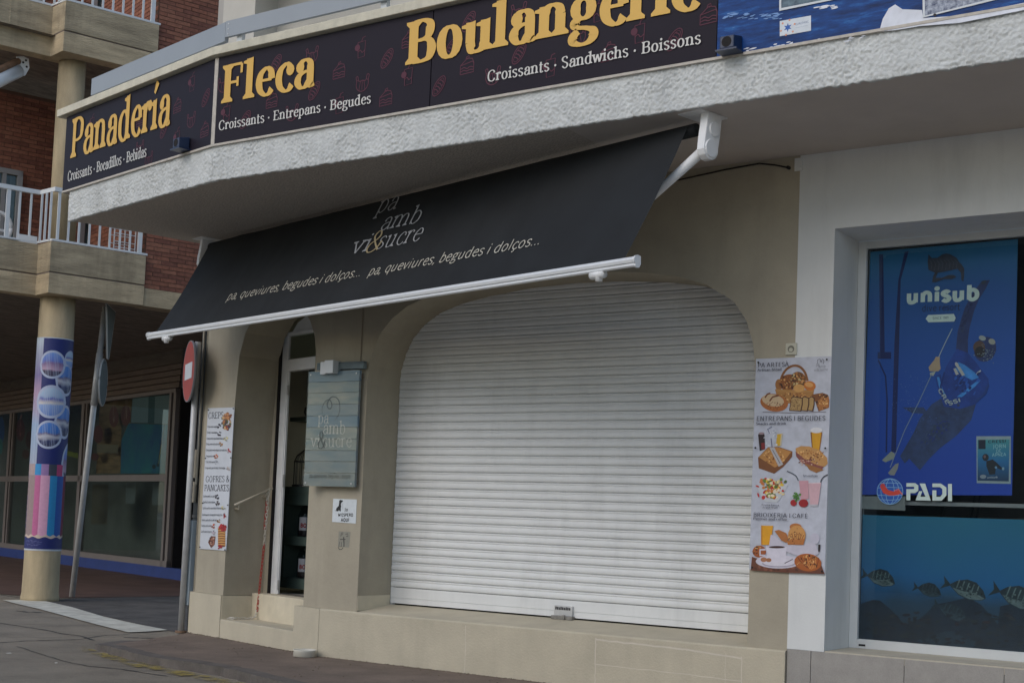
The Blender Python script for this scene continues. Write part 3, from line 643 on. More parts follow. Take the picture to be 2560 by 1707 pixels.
M_dv = grad_mat('printed_deep_blue', [(0, (.008, .045, .36)), (.45, (.007, .072, .38)), (.8, (.008, .095, .33)), (1, (.010, .16, .31))], 1.5, 3.45, 2, .18, 1.2)
M_lw = grad_mat('printed_seabed', [(0, (.008, .02, .03)), (.30, (.012, .045, .085)), (.5, (.008, .11, .27)), (1, (.012, .14, .23))], .52, 1.44, 2, .35, 2.2)
dv = empty('diver_poster', (.9, .53, 1.5), 'tall blue window poster of a freediver on a line with white unisub lettering', 'poster')
p = Print(VIN, .00025, .0006)
p.pp([(2176, 630), (2545, 598), (2530, 1238), (2154, 1236)], M_dv); p.build('poster_sheet', dv)
p = Print(VIN, .00025, .0015)
NAVY = (14, 32, 66)
M_suit = mat('printed_suit', srgb((20, 62, 148)), .5, .35, 9); M_suitd = mat('printed_dark_suit', srgb((40, 56, 108)), .5, .3, 9); M_suitl = mat('printed_suit_highlight', srgb((62, 140, 215)), .5, .35, 14)
M_legs = mat('printed_dark_legs', srgb((48, 66, 108)), .5, .45, 14)
# legs and fins
p.pp([(2405, 1003), (2440, 1010), (2428, 1050), (2390, 1090), (2350, 1120), (2320, 1150), (2300, 1175), (2272, 1145), (2262, 1120), (2285, 1080), (2300, 1045), (2330, 1010), (2370, 985)], M_legs)
p.pp([(2290, 1075), (2310, 1090), (2290, 1130), (2262, 1158), (2250, 1140)], M_legs); p.pp([(2256, 1018), (2310, 1018), (2320, 1035), (2280, 1032)], M_legs)
p.pp([(2205, 1150), (2228, 1128), (2237, 1133), (2235, 1146), (2214, 1155)], (150, 155, 140)); p.pp([(2220, 1182), (2238, 1160), (2247, 1157), (2245, 1170), (2236, 1188), (2226, 1187)], (150, 148, 142))
# raised arm
p.pp([(2390, 875), (2394, 830), (2404, 795), (2412, 770), (2430, 735), (2448, 712), (2455, 702), (2475, 700), (2464, 722), (2448, 748), (2436, 775), (2424, 820), (2420, 850), (2420, 885)], M_suitd)
# torso
p.pp([(2392, 872), (2420, 882), (2440, 905), (2452, 922), (2470, 945), (2474, 965), (2466, 985), (2440, 1010), (2400, 1022), (2360, 1016), (2350, 985), (2352, 955), (2366, 915), (2378, 895)], M_suit)
# bent arm
p.pp([(2338, 940), (2352, 935), (2358, 962), (2372, 990), (2392, 994), (2420, 975), (2450, 950), (2472, 945), (2470, 975), (2440, 1003), (2400, 1018), (2372, 1016), (2352, 990), (2342, 962)], M_suit)
p.pp([(2342, 942), (2348, 942), (2354, 965), (2366, 990), (2360, 988), (2348, 968)], M_suitl); p.pp([(2392, 992), (2410, 978), (2440, 954), (2452, 950), (2438, 966), (2405, 992)], M_suitl)
p.pp([(2404, 925), (2425, 922), (2430, 935), (2415, 938)], M_suitl)
p.line([(2437, 943), (2444, 932), (2452, 926)], .010, (190, 195, 190))
# head, mask, bubbles
p.ell((2463, 873), 27, 32, M_suitd, .4, px=True); p.ell((2448, 868), 15, 16, (95, 70, 62), px=True); p.ell((2450, 880), 13, 14, (40, 36, 42), px=True)
p.ell((2456, 845), 9, 6, (165, 170, 165), .3, px=True); p.ell((2480, 854), 9, 7, (170, 168, 155), .5, px=True)
for k in range(55): p.ell((2463+random.gauss(5, 10), 885+random.gauss(0, 11)), random.uniform(.7, 2), random.uniform(.7, 1.8), (125, 135, 140), n=5, px=True)
for (cx_, cy_, sx_, sy_, n_, cols_) in ((2410, 950, 38, 40, 70, [(26, 74, 165), (16, 50, 120), (34, 92, 185), (12, 40, 104)]), (2345, 1075, 40, 55, 110, [(40, 58, 98), (60, 76, 112), (32, 54, 120), (54, 66, 92)]), (2412, 800, 14, 50, 34, [(34, 48, 96), (50, 62, 100), (28, 42, 90)])):
    for _ in range(n_):
        a_ = random.gauss(0, .38); b_ = random.gauss(0, .38)
        if cy_ == 1075: x_, y_ = cx_+a_*sx_*.6-b_*sy_*.75, cy_+b_*sy_+a_*8
        elif cy_ == 800: x_, y_ = cx_+a_*sx_*.5-b_*sy_*.35, cy_+b_*sy_
        else: x_, y_ = cx_+a_*sx_, cy_+b_*sy_
        p.ell((x_, y_), random.uniform(2, 6), random.uniform(1.5, 4), random.choice(cols_), -.9+random.uniform(-.4, .4), n=6, px=True)
p.pp([(2396, 905), (2412, 912), (2436, 930), (2448, 944), (2430, 950), (2406, 938), (2390, 924)], M_suitl)
p.line([(2362, 930), (2352, 965), (2358, 992)], .012, (16, 48, 120)); p.line([(2440, 1004), (2462, 984), (2472, 962)], .014, (24, 60, 130))
# hands
p.pp([(2322, 918), (2336, 900), (2340, 892), (2350, 892), (2350, 905), (2352, 922), (2346, 928), (2325, 928)], (185, 160, 130)); p.pp([(2325, 932), (2340, 928), (2334, 940), (2326, 938)], (170, 175, 165))
p.ell((2460, 706), 7, 4, (50, 60, 75), -.6, px=True)
p.line([(2226, 1168), (2262, 1076), (2300, 1000), (2330, 935)], .006, (135, 150, 165)); p.line([(2347, 893), (2362, 860), (2381, 822)], .006, (175, 185, 185)); p.line([(2381, 822), (2400, 780)], .003, (60, 90, 140))
for k in range(150): p.ell((2280+random.gauss(0, 26), 1000+random.gauss(0, 42)), random.uniform(.5, 1.4), random.uniform(.5, 1.4), (75, 105, 165), n=5, px=True)
# sleeve words
def wpx(p, t, x0, y0, x1, y1, hpx, col, **k):
    a = p.fr.px(x0, y0); b = p.fr.px(x1, y1); u = p.fr.px((x0+x1)/2, (y0+y1)/2); v = p.fr.px((x0+x1)/2, (y0+y1)/2-hpx)
    write(p, t, a, math.hypot(b[0]-a[0], b[1]-a[1]), math.hypot(v[0]-u[0], v[1]-u[1]), col, vec=(b[0]-a[0], b[1]-a[1]), **k)
wpx(p, 'CRE', 2345, 974, 2368, 1012, 9, (150, 165, 165), weight=.16); wpx(p, 'SSI', 2372, 1014, 2404, 1003, 9, (150, 165, 165), weight=.16)
p.ell((2393, 912), 4, 7, (165, 170, 165), -.5, px=True); p.pp([(2384, 922), (2390, 920), (2398, 935), (2391, 938)], (165, 170, 165)); p.pp([(2393, 918), (2400, 916), (2413, 937), (2406, 940)], (165, 170, 165))
p.build('diver_print', dv)
p = Print(VIN, .00025, .0065)
write_col = (190, 212, 206)
wpx(p, 'unisub', 2264, 758, 2447, 748, 34, write_col, weight=.20)
# freediver silhouette above the word, made of flowing lines
M_sil = mat('printed_silhouette', srgb((34, 46, 66)), .5, .5, 30)
p.pp([(2322, 636), (2330, 646), (2345, 645), (2355, 637), (2366, 634), (2376, 636), (2392, 645), (2398, 655), (2405, 662), (2411, 672), (2411, 690), (2409, 705), (2404, 700), (2403, 682), (2394, 672), (2378, 676), (2360, 680), (2345, 682), (2340, 695), (2355, 695), (2372, 688), (2385, 688), (2392, 693), (2380, 698), (2360, 698), (2340, 706), (2331, 706), (2333, 692), (2338, 682), (2322, 675), (2320, 655)], M_sil)
for k in range(8):
    x = 2325+k*9; p.line([(x, 650), (x+6, 662-k), (x+3, 676)], .003, (70, 76, 92))
wpx(p, 'dive resort', 2305, 779, 2401, 775, 16, (16, 30, 62), weight=.07)
A = [VIN.px(*q) for q in [(2321, 788), (2385, 785), (2390, 795), (2386, 804), (2322, 806), (2315, 797)]]; p.poly(A, write_col)
wpx(p, 'SINCE 1989', 2332, 799, 2372, 797, 6, (60, 90, 100), weight=.1)
p.build('lettering', dv)
# rope and pole reflections drawn in the poster (dark boat shapes)
p = Print(VIN, .00025, .0011)
M_dk = mat('printed_dark_blue', srgb((10, 30, 92)), .5, .2, 6)
p.pp([(2198, 636), (2208, 636), (2212, 880), (2200, 880)], M_dk); p.pp([(2262, 630), (2272, 628), (2252, 700), (2248, 860), (2240, 1130), (2228, 1130), (2236, 860), (2246, 700)], M_dk); p.pp([(2194, 880), (2228, 880), (2228, 897), (2194, 897)], M_dk)
p.line([(2196, 900), (2214, 940), (2218, 1000), (2216, 1130)], .012, M_dk)
p.build('boat_shapes', dv)
# small sheet
sm = empty('small_poster', (1.3, .525, 1.7), 'small white bordered sheet with a diver, taped on the big blue poster', 'poster')
SF = Frame((0, .528, 0), (1, 0, 0), (0, -1, 0)); p = Print(SF, .0002, .0008)
p.pp([(2441, 1090), (2527, 1090), (2527, 1209), (2442, 1207)], (150, 165, 168)); p.build('poster_sheet', sm)
p = Print(SF, .0002, .0014)
p.pp([(2444, 1099), (2524, 1098), (2522, 1203), (2444, 1201)], grad_mat('printed_small_sea', [(0, (.01, .04, .10)), (.5, (.01, .14, .33)), (1, (.06, .28, .30))], 1.71, 1.99, 2, .2, 9))
p.pp([(2446, 1099), (2464, 1099), (2464, 1122), (2446, 1122)], (20, 30, 52)); wpx(p, 'CRESSI', 2470, 1107, 2516, 1105, 6, (20, 40, 60), weight=.16)
wpx(p, 'JORN', 2482, 1120, 2516, 1119, 9, (150, 190, 190), weight=.1); wpx(p, 'DE', 2490, 1131, 2504, 1130, 8, (150, 190, 190), weight=.1); wpx(p, 'APNEA', 2480, 1141, 2516, 1139, 8, (150, 190, 190), weight=.1)
p.ell((2464, 1143), 8, 9, (30, 34, 44), px=True); p.ell((2462, 1141), 3, 4, (120, 90, 90), px=True); p.pp([(2466, 1152), (2482, 1148), (2492, 1156), (2506, 1170), (2503, 1174), (2490, 1168), (2488, 1185), (2474, 1186), (2466, 1165)], (28, 34, 42)); p.ell((2508, 1171), 3, 4, (130, 160, 175), px=True)
p.ell((2490, 1168), 3, 3, (110, 150, 180), px=True); wpx(p, 'unisub', 2468, 1195, 2494, 1194, 4, (170, 180, 185), weight=.14); p.ell((2458, 1191), 8, 5, (140, 150, 158), px=True)
p.build('diver_print', sm)
# sticker of the globe and word
pd = empty('dive_sticker', (.7, .52, 1.6), 'round blue globe emblem with red swimmer and white PADI letters stuck on the window', 'sticker')
PF = Frame((0, .5195, 0), (1, 0, 0), (0, -1, 0)); p = Print(PF, .00015, .0004)
p.ell((2225, 1228), 33, 33, (120, 165, 200), px=True, n=32); p.ell((2225, 1228), 31.5, 31.5, (18, 80, 165), px=True, n=32)
for f in (.33, .72):
    A = [(2225+31.5*f*math.sin(t), 1228-31.5*math.cos(t)) for t in [math.pi*k/12 for k in range(13)]]; p.line(A, .004, (120, 165, 200)); p.line([(4450-x, y) for x, y in A], .004, (120, 165, 200))
for yy in (-20, -9, 9, 20):
    w = math.sqrt(31.5**2-yy**2); p.line([(2225-w, 1228+yy), (2225, 1228+yy+(1.5 if yy > 0 else -1.5)), (2225+w, 1228+yy)], .004, (120, 165, 200))
p.pp([(2200, 1216), (2206, 1210), (2214, 1216), (2220, 1224), (2234, 1228), (2248, 1224), (2254, 1232), (2246, 1236), (2236, 1238), (2222, 1238), (2208, 1232)], (190, 60, 45)); p.ell((2207, 1214), 6, 6, (180, 60, 60), px=True); p.line([(2236, 1226), (2246, 1222), (2256, 1236)], .008, (205, 110, 90))
LW = (188, 208, 204)
for q in ([(2266, 1207), (2288, 1207), (2296, 1213), (2296, 1226), (2288, 1232), (2276, 1232), (2276, 1250), (2266, 1250), (2266, 1222), (2285, 1222), (2286, 1218), (2284, 1216), (2266, 1216)],
          [(2299, 1208), (2313, 1208), (2327, 1251), (2289, 1250), (2298, 1227), (2306, 1227), (2301, 1241), (2314, 1241)],
          [(2331, 1208), (2352, 1208), (2366, 1218), (2366, 1238), (2354, 1251), (2331, 1251), (2331, 1225), (2341, 1225), (2341, 1241), (2351, 1241), (2356, 1234), (2356, 1222), (2350, 1217), (2331, 1217)],
          [(2370, 1209), (2380, 1209), (2380, 1252), (2370, 1252)]): p.pp(q, LW)
p.build('emblem_print', pd)
p = Print(VIN, .0002, .0005); p.pp([(2153, 1240), (2264, 1240), (2263, 1276), (2152, 1271)], (118, 122, 120)); p.build('backing_strip', pd)
# fish poster
fp = empty('fish_poster', (.9, .53, .5), 'dark blue seabed print with grey striped fish across the lower dive shop window', 'poster')
p = Print(VIN, .00025, .0006); p.poly([(.352, .527), (WX1-.1, .527), (WX1-.1, 1.438), (.352, 1.438)], M_lw); p.build('poster_sheet', fp)
p = Print(VIN, .00025, .0012)
M_rock = mat('printed_rock', srgb((14, 32, 48)), .5, .5, 7); M_rock2 = mat('printed_lit_rock', srgb((28, 46, 60)), .5, .4, 9)
def blob(pts, m): p.pp(pts, m)
blob([(2148, 1510), (2182, 1498), (2200, 1500), (2225, 1520), (2262, 1560), (2300, 1545), (2340, 1510), (2380, 1502), (2420, 1492), (2452, 1510), (2470, 1530), (2495, 1560), (2500, 1515), (2540, 1505), (2600, 1520), (2600, 1640), (2146, 1600)], M_rock)
blob([(2290, 1600), (2330, 1590), (2360, 1577), (2385, 1577), (2410, 1592), (2450, 1606), (2420, 1622), (2330, 1615)], M_rock2)
def fish(cx, cy, L, H, rot, a, b, dark, belly):
    def q(x, y): c, s_ = math.cos(rot), math.sin(rot); return (cx+x*c-y*s_, cy+x*s_+y*c)
    body = [(-L*.5, 0), (-L*.35, -H*.28), (-L*.1, -H*.5), (L*.15, -H*.48), (L*.38, -H*.2), (L*.5, H*.12), (L*.4, H*.28), (L*.1, H*.42), (-L*.2, H*.34), (-L*.42, H*.1)]
    p.pp([q(x, y) for x, y in body], dark); p.pp([q(x, y) for x, y in [(-L*.45, 0), (-L*.7, -H*.35), (-L*.62, 0), (-L*.7, H*.32)]], dark)
    p.pp([q(x, y) for x, y in [(-L*.4, H*.08), (-L*.1, H*.1), (L*.2, H*.02), (L*.46, H*.14), (L*.4, H*.26), (L*.1, H*.38), (-L*.2, H*.3)]], belly)
    for k in range(5):
        x = -L*.3+k*L*.13; p.pp([q(x, -H*.36), q(x+L*.035, -H*.38), q(x+L*.02, H*.06), q(x-L*.01, H*.06)], belly)
    p.ell(q(L*.36, -H*.02), H*.05, H*.05, (10, 14, 18), px=True, n=8)
G1 = mat('printed_fish_back', srgb((30, 50, 58)), .5, .5, 26); G2 = mat('printed_fish_belly', srgb((96, 112, 112)), .5, .5, 26)
G3 = mat('printed_far_fish', srgb((24, 42, 52)), .5, .4, 26); G4 = mat('printed_far_belly', srgb((48, 66, 74)), .5, .4, 26)
fish(2203, 1445, 74, 46, .22, 0, 0, G1, G2); fish(2324, 1475, 62, 38, .22, 0, 0, G3, G4); fish(2420, 1475, 98, 52, .30, 0, 0, G1, G2); fish(2382, 1530, 80, 42, .42, 0, 0, G3, G4); fish(2548, 1495, 108, 60, .34, 0, 0, G1, G2)
for cx_, cy_, sx_, sy_, dk in ((2205, 1446, 26, 13, 0), (2326, 1476, 22, 10, 1), (2424, 1478, 34, 14, 0), (2386, 1532, 28, 11, 1), (2540, 1498, 34, 16, 0)):
    for _ in range(46):
        a_, b_ = random.uniform(-1, 1), random.uniform(-1, 1)
        if a_*a_+b_*b_ < .9: p.ell((cx_+a_*sx_, cy_+b_*sy_+a_*sx_*.28), random.uniform(1.5, 4), random.uniform(1, 2.6), random.choice([(28, 46, 54), (44, 62, 68), (60, 78, 80), (88, 104, 102)] if not dk else [(20, 36, 46), (30, 48, 58), (40, 58, 66)]), .3, n=6, px=True)
for _ in range(160): p.ell((random.uniform(2170, 2560), random.uniform(1530, 1615)), random.uniform(3, 12), random.uniform(1.5, 5), random.choice([(16, 28, 38), (22, 36, 46), (12, 20, 28), (30, 38, 42), (34, 30, 36)]), random.uniform(-.5, .5), n=6, px=True)
p.build('fish_print', fp)
# dim stock seen in the open strip between the prints
ds = empty('display_stock', (1.2, 1.0, .48), 'dim brown diving gear and ropes behind the dive shop glass', 'display')
mb = MB(); mb.box((.36, 1.0, .48), (2.5, 1.3, 1.46)); mb.build('display_counter', mat('dark_counter_wood', (.10, .08, .065), .7, .3, 4), ds)
for x in (.95, 1.5, 1.62, 2.0):
    pass
mb = MB()
for x in (.80, 1.02, 1.06, 1.5, 1.56): mb.tube([(x, .98, 1.45), (x+.02, .97, 1.52), (x+.03, .98, 1.62)], .012, 6)
mb.build('rope', M_iron, ds)

# ------------------------------------------------------------------ canopy slab, stucco edge, coping
can = empty('canopy', (0, 0, 0), parent=bld)
out = [(5.2, FY), (-4.72, FY), (-7.26, -.862), (-7.0, -.148), (-6.85, .45), (-6.78, .66), (-6.78, 1.2), (5.2, 1.2)]
def soff(poly, m, z=SO): return MB().add([(x, y, z) for x, y in poly], [tuple(range(len(poly)-1, -1, -1))]).build('soffit', m, can)
soff([(-1.2, FY), (-4.72, FY), (-7.25, -.862), (-7.0, -.148), (-6.85, .45), (-6.78, .66), (-6.78, 1.2), (-1.2, 1.2)], M_soffit_r)
soff([(5.2, FY), (-1.2, FY), (-1.2, 1.2), (5.2, 1.2)], M_soffit_s)
MB().prism(out, SO+.02, 5.05).build('slab', M_white, can)
# displaced stucco band
from mathutils import noise
def stucco_band(A, B, N, nx, nz, z0, z1):
    V = []; Fc = []
    for i in range(nx+1):
        t = i/nx; P0 = A.lerp(B, t)
        for j in range(nz+1):
            z = z0+(z1-z0)*j/nz; q = Vector((P0.x*1, P0.y, z))
            am = 1+.8*noise.noise(q*3.1); h = am*(.010*noise.noise(q*55)+.008*noise.noise(q*110))+.005*noise.noise(q*9)
            if j == 0: z += .010*noise.noise(q*24)-.004
            v = P0+N*(h+.008); V.append((v.x, v.y, z))
        V.append((P0.x-N.x*.06, P0.y-N.y*.06, z0+.004)); V[-1], _ = V[-1], 0
    m = nz+2
    for i in range(nx):
        for j in range(nz): Fc.append((i*m+j, (i+1)*m+j, (i+1)*m+j+1, i*m+j+1))
        Fc.append((i*m+m-1, (i+1)*m+m-1, (i+1)*m, i*m))
    return V, Fc
mb = MB(); V, Fc = stucco_band(Vector((-4.72, FY, 0)), Vector((3.4, FY, 0)), Vector((0, -1, 0)), 1000, 32, SO, 4.372); mb.add(V, Fc); mb.build('stucco_edge', M_stucco, can, smooth=True)
mb = MB(); V, Fc = stucco_band(Vector((-7.28, -.86, 0)), Vector((-4.72, FY, 0)), FN, 320, 32, SO, 4.372); mb.add(V, Fc); mb.build('stucco_edge', M_stucco, can, smooth=True)
def strip2(name, o0, o1, z0, z1, m, x1=4.6, ext=.0, parent=can, bevel=0):
    a = FAS.P(x1, 0, o0); b = Vector((FA.x, FA.y, 0)); bis = (Vector((0, -1, 0))+FN).normalized(); kf = 1/bis.dot(FN)
    c0 = FB+FD*ext
    inner = [Vector((x1, FY-o0, 0)), FA+bis*kf*o0, c0+FN*o0]; outer = [Vector((x1, FY-o1, 0)), FA+bis*kf*o1, c0+FN*o1]
    return MB().prism([(v.x, v.y) for v in inner+outer[::-1]], z0, z1).build(name, m, parent, bevel=bevel)
strip2('base_strip', -.06, .030, 4.362, 4.380, M_trim, ext=.12)
strip2('fascia_wall', -.30, -.03, 4.37, 5.16, M_white, ext=0)
strip2('coping_shade_strip', -.12, .004, 5.128, 5.139, mat('painted_coping_shade', (.16, .15, .135), .9, .1, 5), ext=.12)  # dark strip, the shade below the coping put into its colour
strip2('coping', -.25, .075, 5.139, 5.213, M_coping, ext=.24, bevel=.006)
# balcony band rail above
def band(o0, o1, z0, z1): return strip2('rail_band', o0, o1, z0, z1, M_rail, x1=4.6, ext=-.33)
bx = empty('balcony_rail', (0, 0, 0), parent=bld)
A2 = Vector((FA.x-.03, FA.y+.10, 0)); ext2 = A2+FD*2.42
mb = MB(); mb.prism([(-4.757, FY+.085), (4.6, FY+.085), (4.6, FY+.115), (-4.75, FY+.115)], 5.352, 5.492); mb.build('rail_band', M_rail, bx)
mb = MB(); e0 = A2+FD*.02; e1 = A2+FD*2.42; mb.prism([(e0.x, e0.y-.01), (e0.x-FN.x*.03, e0.y-FN.y*.03), (e1.x-FN.x*.03, e1.y-FN.y*.03), (e1.x, e1.y-.01)], 5.352-.03, 5.492); mb.build('rail_band', M_rail, bx)
for x in (-4.62, -3.02, -1.4, .2, 1.8): MB().box((x-.03, FY+.12, 5.213), (x+.03, FY+.16, 5.49)).build('rail_post', M_frame, bx)
for s in (.9, 2.3):
    q = A2+FD*s-FN*.08; MB().box((q.x-.03, q.y-.02, 5.0), (q.x+.03, q.y+.02, 5.45)).build('rail_post', M_frame, bx)
for k in range(3): MB().tube([(-4.72, FY+.086, 5.375+.045*k), (-4.72, FY+.081, 5.375+.045*k)], .006, 8).build('bolt', M_galv, bx)
mb = MB(); mb.box((-6.9, -.3, 5.02), (5.2, 1.0, 5.06)); mb.build('terrace_floor', M_white, can)
# upper floor of the building
M_up = mat('pale_upper_render', (.50, .48, .43), .9, .12, 1.5, .3, 50); M_up2 = mat('upper_render_with_shade', (.36, .345, .32), .9, .12, 1.5)  # second tone is the same render with shade put into its colour
uf = MB(); uf.box((-7.25, 1.0, 5.06), (-6.76, 1.6, 11)); uf.build('upper_wall', M_up, bld)
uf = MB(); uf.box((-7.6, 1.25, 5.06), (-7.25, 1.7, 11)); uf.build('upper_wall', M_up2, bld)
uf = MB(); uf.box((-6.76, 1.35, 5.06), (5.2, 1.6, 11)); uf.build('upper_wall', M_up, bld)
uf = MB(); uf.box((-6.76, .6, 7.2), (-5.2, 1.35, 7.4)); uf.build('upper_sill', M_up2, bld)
uf = MB(); uf.box((-6.28, 1.33, 6.25), (-6.0, 1.352, 6.6)); uf.build('upper_window', M_dark, bld)

# left end: black downpipe cover, cable, grey box
dp = empty('drainpipe', D(2.6, .05, 0), 'flat black drainpipe cover running up beside the left end of the bakery', 'drainpipe')
mb = MB(); DB(mb, 2.505, 2.66, .03, .12, .0, SO-.01); mb.build('pipe_cover', mat('black_metal_cover', (.018, .020, .022), .6, .2, 3), dp)
for z in (1.2, 2.6, 3.6): mb = MB(); DB(mb, 2.50, 2.665, .022, .10, z, z+.03); mb.build('clip', M_dark, dp)
cbl = MB(); M_cable = mat('cream_cable', (.42, .38, .30), .7, .1, 8)
pts = [D(2.585+.012*math.sin(z*2.1), .012, z) for z in [SO-.02-.1*k for k in range(26)]]
cbl.tube(pts, .012, 6); cbl.tube([D(2.60, .010, 1.92), D(2.605, .010, 1.62)], .026, 8); cbl.tube([D(2.605, .01, 1.58), D(2.61, .01, 1.36)], .022, 8)
tag(cbl.build('hanging_cable', M_cable), 'thin cream cable with a taped end hanging down the black drainpipe', 'cable')
ub = empty('meter_box', D(2.60, .0, .12), 'narrow pale blue metal box low on the wall behind the no entry pole', 'box')
mb = MB(); DB(mb, 2.545, 2.68, -.03, .1, .28, 1.17); mb.build('box_body', mat('pale_blue_metal', (.30, .36, .40), .5, .1, 4), ub, bevel=.006)
mb = MB(); DB(mb, 2.56, 2.67, -.034, -.03, .32, .80); mb.build('box_door', mat('pale_blue_metal_b', (.27, .33, .37), .5, .1, 4), ub)

# ------------------------------------------------------------------ fascia signs
def icon(p, kind, c, s, m=M_icon, w=.0075):
    x, y = c
    R = lambda pts, ww=w: p.ribbon([(x+a*s, y+b*s) for a, b in pts], ww, m)
    if kind == 'bread':
        th = .95; c_, s_ = math.cos(th), math.sin(th)
        T = lambda a, b: (a*c_-b*s_, a*s_+b*c_)
        R([T(.62*math.cos(t), .30*math.sin(t)) for t in [2*math.pi*k/20 for k in range(21)]]); R([T(.50*math.cos(t), .20*math.sin(t)) for t in [2*math.pi*k/20 for k in range(21)]], w*.7)
        for k in (-.3, -.1, .1, .3): R([T(k, -.18), T(k+.05, 0), T(k, .18)], w*1.1)
    elif kind == 'cake':
        R([(-.45, -.45), (-.45, .05), (.35, .2), (.45, .1), (.45, -.4), (-.45, -.45)]); R([(-.45, .05), (.0, .42), (.35, .35), (.45, .1)]); R(cr([(-.42, -.15), (-.2, -.08), (0, -.16), (.2, -.08), (.42, -.12)])); R(cr([(-.42, -.3), (-.2, -.24), (0, -.3), (.2, -.24), (.42, -.27)])); R([(-.1, .35), (-.05, .5), (.1, .55), (.12, .42), (0, .36)])
    elif kind == 'cup':
        R([(-.25, .38), (.32, .42), (.28, -.5), (-.2, -.55), (-.25, .38)]); R([(.02, .4), (.1, .62), (.3, .68)]); R(cr([(-.22, -.2), (-.05, -.1), (.1, -.25), (.3, -.12)]))
        p.poly([(x+s*(-.28+.2*math.cos(t)), y+s*(.08+.2*math.sin(t))) for t in [2*math.pi*k/14 for k in range(14)]], m)
    else:
        R(cr([(-.5, .38), (-.42, .1), (-.45, -.15), (-.3, -.4), (0, -.5), (.3, -.38), (.46, -.1), (.45, .15), (.5, .42), (.35, .45), (.27, .15), (.15, .12), (0, .15), (-.15, .12), (-.28, .15), (-.36, .42), (-.5, .38)]))
        for k in (-.2, 0, .2): R([(k*.6, .12), (k, -.2), (k*1.1, -.42)], w*.8)
        R([(-.45, .15), (-.3, .2)], w*.8); R([(.3, .2), (.46, .12)], w*.8)
def sign(name, fr, a0, a1, z0, z1, lab):
    o = empty(name, fr.P((a0+a1)/2, z0, .02), lab, 'sign', 'bakery name boards along the canopy')
    v = [fr.P(a0, z0, .0), fr.P(a1, z0, .0), fr.P(a1, z1, .0), fr.P(a0, z1, .0), fr.P(a0, z0, .022), fr.P(a1, z0, .022), fr.P(a1, z1, .022), fr.P(a0, z1, .022)]
    MB().add(v, [(3, 2, 1, 0), (4, 5, 6, 7), (0, 1, 5, 4), (1, 2, 6, 5), (2, 3, 7, 6), (3, 0, 4, 7)]).build('sign_panel', M_signbg, o, bevel=.002)
    return o
ZB, ZT = 4.384, 5.128
s1 = sign('name_board', FAS2, -2.74, -.03, ZB, ZT, 'indigo board reading Panadería on the angled left end of the canopy')
s2 = sign('name_board', FAS, -4.70, -2.408, ZB, ZT, 'indigo board reading Fleca, middle board of the canopy')
s3 = sign('name_board', FAS, -2.400, -.032, ZB, ZT, 'indigo board reading Boulangerie beside the blue sea banner')
def iconset(o, fr, L, size=.135):
    p = Print(fr.shifted(.022), .0002, .0012)
    for kd, x, y in L:
        c = p.fr.px(x, y); p.split('pastry_icon'); icon(p, kd, c, size)
    p.build('pastry_icons', o)
iconset(s2, FAS, [('bread', 690, 160), ('croi', 780, 138), ('cup', 903, 122), ('cake', 848, 178), ('bread', 968, 147), ('croi', 906, 208), ('cake', 965, 245), ('bread', 786, 228), ('cake', 680, 252), ('croi', 730, 282), ('cup', 848, 262), ('cup', 566, 283), ('bread', 614, 300), ('cup', 1020, 190), ('bread', 1098, 216), ('cake', 1022, 100), ('croi', 560, 212)])
iconset(s3, FAS, [('cake', 1168, 165), ('bread', 1172, 55), ('croi', 1232, 190), ('cup', 1375, 168), ('bread', 1298, 135), ('croi', 1297, 30), ('croi', 1445, 92), ('cup', 1598, 82), ('bread', 1686, 100), ('cake', 1522, 132), ('cake', 1772, 38), ('cup', 1495, 30), ('bread', 1130, 120)])
iconset(s1, FAS2, [('cup', 480, 208), ('croi', 478, 300), ('cake', 444, 265), ('bread', 515, 245), ('cake', 512, 325), ('bread', 410, 325), ('cup', 443, 345), ('croi', 350, 370), ('cup', 230, 310), ('croi', 372, 398), ('cake', 350, 300)])
def words(o, fr, t, p0, p1, hpx, m, **k):
    p = Print(fr.shifted(.022), .00025, .008 if m is M_gold else .008)
    a = p.fr.px(*p0); b = p.fr.px(*p1); v = p.fr.px(p0[0], p0[1]-hpx)
    z = (a[1]+b[1])/2
    write(p, t, (a[0], z), b[0]-a[0], math.hypot(v[0]-a[0], v[1]-a[1]), m, **k); p.build('lettering', o)
BOLD = dict(weight=.178, thin=.052, serif=True)
words(s1, FAS2, 'Panadería', (176, 396), (426, 312), 94, M_gold, weight=.155, thin=.05, serif=True)
words(s2, FAS, 'Fleca', (552, 259), (787, 216), 92, M_gold, **BOLD)
words(s3, FAS, 'Boulangerie', (1012, 168), (1752, 16), 104, M_gold, weight=.20, thin=.055, serif=True)
MED = dict(weight=.125, thin=.05, serif=True)
words(s1, FAS2, 'Croissants · Bocadillos · Bebidas', (170, 457), (368, 389), 24, M_silver, **MED)
words(s2, FAS, 'Croissants · Entrepans · Begudes', (547, 327), (929, 259), 23, M_silver, **MED)
words(s3, FAS, 'Croissants · Sandwichs · Boissons', (1218, 210), (1754, 106), 27, M_silver, **MED)
# gap strip between the angled boards
mb = MB(); mb.box((-4.745, FY-.024, 4.375), (-4.703, FY+.01, 5.13)); mb.build('corner_trim', M_trim, can)
